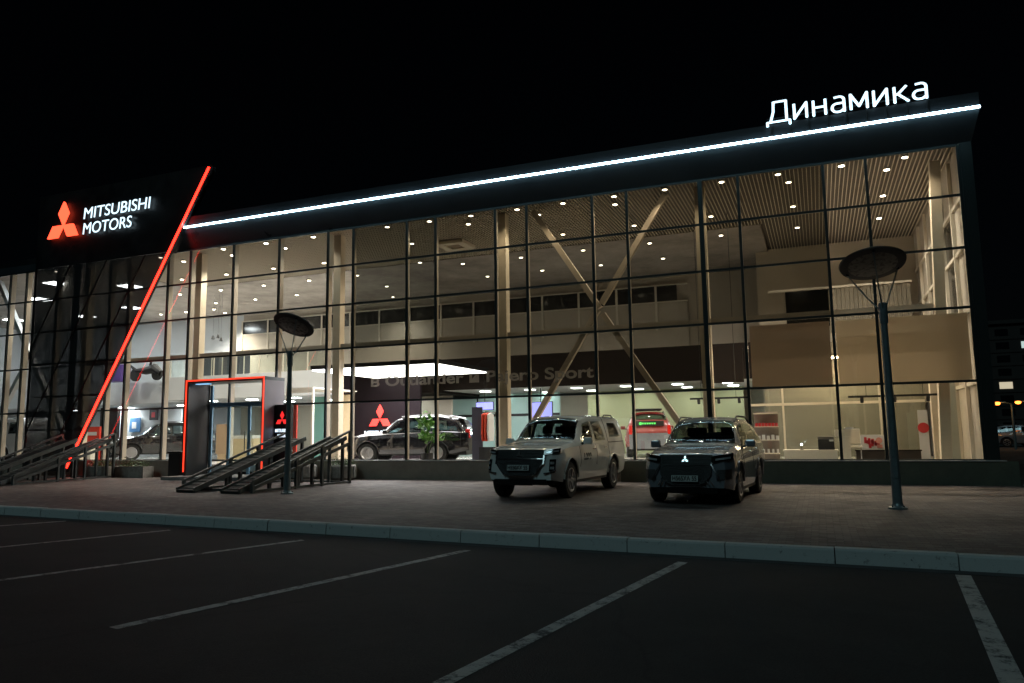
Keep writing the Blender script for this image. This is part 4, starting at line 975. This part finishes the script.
# ------------------------------------------------------------------ things inside
F = .45
def atf(px, D): p = at(px, 450, D); return (p.x, p.y, F)
# clothes stand
cs = empty('clothes_stand', atf(484,2.2), label='dark display stand with red and white jackets behind the display car', cat='clothes stand')
MB().box(-.45,-.05,-.02,.03,0,1.95).build('back_board', mat('navy_board',(.05,.05,.08),.5), cs)
MB().tube([(-.05,0,1.75),(.45,0,1.75)],.015).tube([(.45,0,0),(.45,0,1.75)],.015).build('hanging_rail', MT['chrome'], cs)
for k, (x, m) in enumerate(((.05,'redcloth'),(.16,'redcloth'),(.28,'wcloth'))):
    MB().prism([(x-.05,-.22,1.68),(x-.05,0,1.74),(x-.05,.22,1.68),(x-.05,.26,1.0),(x-.05,.2,.75),(x-.05,-.2,.75),(x-.05,-.26,1.0)],(.07,0,0)).build('jacket', MT[m], cs, bevel=.02)
MB().box(-.1,.45,-.2,.2,.0,.55).build('display_box', MT['gym'], cs)
# plant
ip = empty('potted_plant', atf(427,1.0), label='leafy green plant in a pot in front of the display car', cat='plant')
MB().lathe([(.14,0),(.19,.05),(.22,.38),(.19,.38),(.18,.33)],'z',20).build('pot', MT['gym'], ip)
MB().tube([(0,0,.3),(.03,0,.9),(-.03,.02,1.5)],.015,6).tube([(0,0,.3),(.2,0,.8),(.28,0,1.1)],.012,6).build('stem', MT['leaf'], ip)
mb = MB(); leaves(mb,(-.05,0,1.25),.30,.4,110,.16); leaves(mb,(.05,0,.8),.34,.3,90,.16); leaves(mb,(.3,0,.75),.3,.3,60,.15); mb.build('foliage', MT['leaf2'], ip)
# screens
for px0, px1, lab in ((529,553,'blue-lit screen hanging inside above the pickup roof'),(476,494,'blue-lit screen glowing behind the red jackets')):
    p, q = at(px0,402,8.5), at(px1,418 if px0 > 500 else 410,8.5)
    tv = empty('wall_screen', ((p.x+q.x)/2,8.5,(p.z+q.z)/2), label=lab, cat='screen'); hw, hh = (q.x-p.x)/2, (p.z-q.z)/2
    MB().box(-hw,hw,-.03,.03,-hh,hh).build('casing', MT['gym'], tv); MB().box(-hw+.03,hw-.03,-.036,-.031,-hh+.03,hh-.03).build('display', MT['screen_on'], tv)
    MB().tube([(0,0,hh),(0,0,3.4-tv.location.z)],.02).build('hanger', MT['gym'], tv)
# right office: desk, printer, boxes, counter, posters, shelf, track
p, q = at(784,450,1.6), at(838,459,1.6)
dk = empty('white_desk', ((p.x+q.x)/2,1.6,F), label='long pale desk front behind the glass below the wide window pane', cat='desk'); hw = (q.x-p.x)/2; hh = p.z-F
MB().box(-hw,hw,-.02,.02,0,hh-.04).build('front_panel', MT['whitelam'], dk); MB().box(-hw-.03,hw+.03,-.06,.7,hh-.038,hh).build('desk_top', MT['whitelam'], dk)
p = at(826,440,1.9)
pr = empty('printer', (p.x,1.9,F+hh), label='black office printer on the pale desk', cat='printer')
MB().box(-.22,.22,-.2,.2,0,.30).build('casing', MT['gym'], pr, bevel=.02); MB().box(-.22,.22,-.2,.2,.305,.38).build('scanner_lid', mat('grey_plastic',(.12,.11,.1),.5), pr, bevel=.015); MB().box(.08,.2,-.215,-.2,.24,.29).build('control_panel', MT['poster'], pr)
p = at(802,452,1.7)
tlp = empty('table_lamp', (p.x,1.75,F+hh), label='tiny bright lamp on the pale desk left of the printer', cat='lamp')
MB().lathe([(.05,0),(.05,.02),(.012,.03),(.01,.12)],'z',12).build('base', MT['gym'], tlp); MB().lathe([(.001,.12),(.03,.14),(.03,.17),(.001,.19)],'z',12).build('bulb', emit('tiny_bulb',(.8,.9,1),8), tlp)
p, q = at(840,452,1.6), at(851,452,1.6)
wb = empty('white_box', ((p.x+q.x)/2,1.7,F), label='white cabinet with small boxes on it right of the pale desk', cat='cabinet'); hw2 = (q.x-p.x)/2
MB().box(-hw2,hw2,-.2,.2,0,.78).build('cabinet_body', MT['whitelam'], wb); MB().box(-.25,.2,-.15,.1,.782,.98).build('box', MT['whitelam'], wb); MB().box(.02,.25,-.1,.1,.984,1.05).build('small_box', MT['poster'], wb)
p, q = at(856,450,2.4), at(921,450,2.4)
ct = empty('dark_counter', ((p.x+q.x)/2,2.4,F), label='dark brown reception counter behind the street lamp pole', cat='counter'); hw = (q.x-p.x)/2; hh = p.z-F
MB().box(-hw,hw,0,.5,0,hh-.04).build('counter_front', MT['counter'], ct); MB().box(-hw-.02,hw+.02,-.05,.55,hh-.038,hh).build('counter_top', MT['brown'], ct)
for px0, px1, py0, lab in ((860,886,435,'white board with red shapes standing on the dark counter'),):
    p, q = at(px0,py0,2.6), at(px1,450,2.6)
    bd = empty('display_board', ((p.x+q.x)/2,2.6,F+hh), label=lab, cat='display board'); hw3 = (q.x-p.x)/2; hb = p.z-F-hh
    MB().box(-hw3,hw3,-.015,.015,0,hb).build('board', MT['poster'], bd)
    mb = MB()
    for k in range(9): x = -hw3*.75+k*hw3*.12+random.uniform(0,.05); z = random.uniform(.05,hb*.5); mb.box(x,x+.07,-.022,-.016,z,z+random.uniform(.06,.18))
    mb.build('red_print', MT['pred'], bd)
    mb = MB(); mb.lathe([(.001,-.023),(.09,-.022),(.09,-.016)],'y',14,(hw3*.5,0,hb*.62)); mb.box(hw3*.3,hw3*.75,-.022,-.016,.05,hb*.35); mb.build('pink_print', mat('pink',(.7,.3,.25),.5), bd)
p, q = at(917,410,3.0), at(930,448,3.0)
rb = empty('roll_up_banner', ((p.x+q.x)/2,3.0,F), label='tall white banner with a red round motif beside the cream pillar', cat='banner'); hw = (q.x-p.x)/2
MB().box(-hw,hw,-.01,.01,.1,p.z-F).build('banner_sheet', MT['poster'], rb); MB().box(-hw,hw,-.1,.1,0,.08).build('banner_base', MT['gym'], rb)
MB().lathe([(.001,-.016),(.15,-.016),(.15,-.011),(.001,-.011)],'y',28,(0,0,1.0)).build('red_motif', MT['pred'], rb)
for px, py, lab, rr in ((864,450,'white office chair back left of the dark counter',0),):
    p = at(849+5,450,2.0); ch = empty('office_chair', (p.x,2.0,F), label='pale office chair with chrome legs between cabinet and counter', cat='chair')
    MB().box(-.22,.22,-.22,.22,.45,.51).build('seat', MT['whitelam'], ch, bevel=.02); MB().box(-.2,.2,.2,.25,.56,1.0).build('backrest', MT['whitelam'], ch, bevel=.02)
    for sx in (-.19,.19):
        for sy in (-.19,.19): MB().tube([(sx,sy,0),(sx,sy,.448)],.012,6).build('leg', MT['chrome'], ch)
# accessory shelf with red and white goods
p, q = at(753,412,3.2), at(780,458,3.2)
sh = empty('accessory_shelf', ((p.x+q.x)/2,3.2,F), label='open shelf of red and white goods seen right of the grey SUV roof', cat='shelf'); hw = (q.x-p.x)/2; H2 = p.z-F
MB().box(-hw,hw,.25,.28,0,H2).build('back_panel', mat('grey_back',(.25,.22,.2),.7), sh)
for k in range(4): MB().box(-hw,hw,-.1,.248,.25+k*.42,.275+k*.42).build('shelf_board', MT['wframe'], sh)
mb = MB()
for k in range(7): x = -hw+.05+k*hw*.27; mb.box(x,x+hw*.2,-.05,.12,1.115,1.22)
mb.build('red_goods', MT['pred'], sh)
mb = MB()
for k in range(5): x = -hw+.1+k*hw*.38; mb.box(x,x+hw*.22,-.05,.1,.697,.82+.03*(k%2)); mb.box(x,x+hw*.15,-.04,.08,.277,.4)
mb.build('white_goods', MT['poster'], sh)
for px0, px1, py, D, lab in ((848,943,397,2.0,'long black track with small spotlights hanging right of the lamp pole'),(690,748,399,4.0,'short black track with small spotlights left of the blinds')):
    p, q = at(px0,py,D), at(px1,py,D)
    tr = empty('track_light', ((p.x+q.x)/2,D,p.z), label=lab, cat='track light'); hw = (q.x-p.x)/2; dz = (4.04 if px0 > 800 else 8.9)-p.z
    MB().box(-hw,hw,-.03,.03,-.03,.03).build('track', MT['gym'], tr)
    for k in (-.6,.6): MB().tube([(hw*k,0,.03),(hw*k,0,dz)],.008,5).build('cable', MT['gym'], tr)
    for k in range(3): o = MB().lathe([(.05,-.12),(.05,.02),(.03,.04)],'z',10).build('spotlight', MT['gym'], tr); o.location = (-hw*.7+k*hw*.7,0,-.06); o.rotation_euler = (R(30),0,0)
# left side things
for px0, px1, py0, py1, D, m, lab in ((130,140,418,432,9.9,'pblue','blue picture on the pale wall left of the black car'),(150,158,409,420,9.9,'pdark','small dark red picture high on the pale wall')):
    p, q = at(px0,py0,D), at(px1,py1,D); pc = empty('wall_picture', ((p.x+q.x)/2,D,(p.z+q.z)/2), label=lab, cat='picture'); hw, hh = (q.x-p.x)/2, (p.z-q.z)/2
    MB().box(-hw,hw,-.02,.02,-hh,hh).build('print', MT[m], pc); MB().box(-hw*.5,hw*.3,-.026,-.021,-hh*.5,hh*.4).build('print_motif', MT['poster' if m == 'pblue' else 'pred'], pc)
p, q = at(84,427,3.0), at(99,457,3.0)
rd = empty('red_reception_panel', ((p.x+q.x)/2,3.0,F), label='bright red reception panel behind the red light bar', cat='reception panel'); hw = (q.x-p.x)/2; 
MB().box(-hw,hw,-.05,.05,0,p.z-F).build('panel', MT['redpanel'], rd); MB().box(-hw*.9,hw*.9,-.4,-.06,0,.7).build('desk', MT['whitelam'], rd); MB().box(-hw*.7,hw*.7,-.058,-.052,(p.z-F)*.75,(p.z-F)*.85).build('stripe', MT['poster'], rd)
p = at(118,372,5.6); pb_ = empty('purple_box', (p.x,5.6,4.34), label='dark purple boxed display standing on the white mezzanine', cat='box')
MB().box(-.55,.55,-.3,.3,0,.85).build('box_body', MT['purple'], pb_, bevel=.02); MB().box(-.1,.15,-.32,-.301,.35,.8).build('print', MT['poster'], pb_)
p = at(146,372,5.8); gy = empty('black_motorcycle', (p.x,5.8,4.34), label='black machine with handlebar shape beside the purple box on the mezzanine', cat='machine')
mb = MB(); mb.tube([(-1.2,0,.9),(-.7,0,.55),(0,0,.5),(.6,0,.6),(1.0,0,.35)],[.03,.1,.2,.25,.15],10); mb.build('machine_body', MT['gym'], gy)
for x in (-.7,.75): o = MB().lathe([(.18,-.06),(.32,-.06),(.32,.06),(.18,.06)],'y',20).build('wheel', MT['tyre'], gy); o.location = (x,0,.32)
MB().tube([(.2,0,.6),(.35,0,1.0),(.7,0,1.05)],.06,8).build('seat', MT['gym'], gy)
p, q = at(205,358,6.5), at(247,372,6.5); dg_ = empty('dark_cabinet', ((p.x+q.x)/2,6.5,4.34), label='wide dark cabinet with white uprights on the mezzanine above the portal', cat='cabinet'); hw = (q.x-p.x)/2
MB().box(-hw,hw,-.2,.2,0,p.z-4.34).build('cabinet_body', mat('slate_cabinet',(.05,.055,.065),.5), dg_)
mb = MB()
for k in range(5): x = -hw+k*hw*.5; mb.box(x-.02,x+.02,-.24,-.205,0,p.z-4.30)
mb.build('upright', MT['wframe'], dg_)
# small pendant lamps left
for i, (px, py) in enumerate(((213,338),(218,337),(221,340))):
    p = at(px,py,8); pe = empty('pendant_lamp', (p.x,8,p.z), group='small dark pendant lamps above the mezzanine', label='small dark pendant lamp hanging before the white upstairs wall', cat='pendant lamp')
    MB().lathe([(.03,.14),(.09,-.06),(.08,-.06),(.02,.12)],'z',12).build('shade', MT['gym'], pe); MB().tube([(0,0,.14),(0,0,8.9-p.z)],.006,5).build('cord', MT['gym'], pe)
# reception desk seen through door
p = at(240,450,4.5); od = empty('shop_counter', (p.x,4.5,F), label='blond wood counter with bright goods seen through the entrance door', cat='counter')
MB().box(-1.0,1.0,-.3,.3,0,.95).build('counter_body', MT['wood'], od); MB().box(-.9,.9,-.25,.25,.955,1.1).build('goods', MT['poster'], od); MB().box(-1.05,-.4,-.36,-.31,.3,1.6).build('orange_stand', MT['orange'], od)

# ------------------------------------------------------------------ far background on the right
bp_ = at(986,325,95); tz = bp_.z
ap = empty('apartment_block', (bp_.x+30,95,0), label='dark apartment block with a few lit windows beyond the right end', cat='building')
MB().box(-34,34,0,12,-.1,tz).build('wall', MT['apt'], ap); MB().box(-34.4,34.4,-.4,12.4,tz+.005,tz+.5).build('roof', MT['apt'], ap)
nf = 8; fh = (tz-1)/nf; litset = {(2,6):0,(3,6):0,(7,5):1,(1,3):1,(9,4):0,(12,6):1,(14,2):0}
nx = 0
for fl in range(nf):
    for k in range(12):
        x = -32+k*2.9
        m = 'aptwin'
        if (k,fl) in litset: m = 'litcold' if litset[(k,fl)] == 0 else 'lit'
        if nx < 100:
            MB().box(x,x+1.5,-.05,.0-.003,1.2+fl*fh,1.2+fl*fh+fh*.5).build('window', MT[m], ap); nx += 1
    MB().box(-34,34,-.12,-.002,.7+fl*fh,.86+fl*fh).build('storey_band', MT['apt'], ap)
def sodium(px, py, D, label, arm=None):
    p = at(px, py, D); r = empty('roadside_lamp', (p.x,p.y,-.16), label=label, cat='street lamp', group='orange road lamps beyond the building')
    h = p.z+.16
    MB().tube([(.9,0,0),(.9,0,h-.1),(.5,0,h+.05),(0,0,h+.05)],[.1,.07,.05,.04],8).build('pole', MT['pole'], r)
    MB().lathe([(.001,-.16),(.16,-.13),(.22,0),(.16,.06),(.001,.08)],'z',12).build('lamp_globe', MT['sodium'], r).location = (0,0,h)
    l = bpy.data.lights.new('lamp','POINT'); l.energy = 20; l.color = (1,.5,.15); l.shadow_soft_size = .2; o = bpy.data.objects.new('lamp', l); C.objects.link(o); o.parent = r; o.location = (0,-.3,h-.4)
sodium(997,403,42,'orange lit road lamp just right of the building corner'); sodium(1018,402,46,'orange lit road lamp at the right edge of the picture')
for i, (px, D, m, lab) in enumerate(((1006,52,'black_paint','dark car parked far off under the first orange lamp'),(1026,50,'grey_paint','grey car parked far off at the right edge'))):
    p = at(px,455,D); c_ = make_car('distant_car', m, INS, lab, 'car'); c_.location = (p.x,p.y,-.16); c_.rotation_euler = (0,0,R(80))
b = MB(); b.poly([(4.6,36,-.152),(80,36,-.152),(80,60,-.152),(4.6,60,-.152)]); struct('far_road', b, mat('light_road',(.12,.12,.12),.8,var=.2,scale=.5))
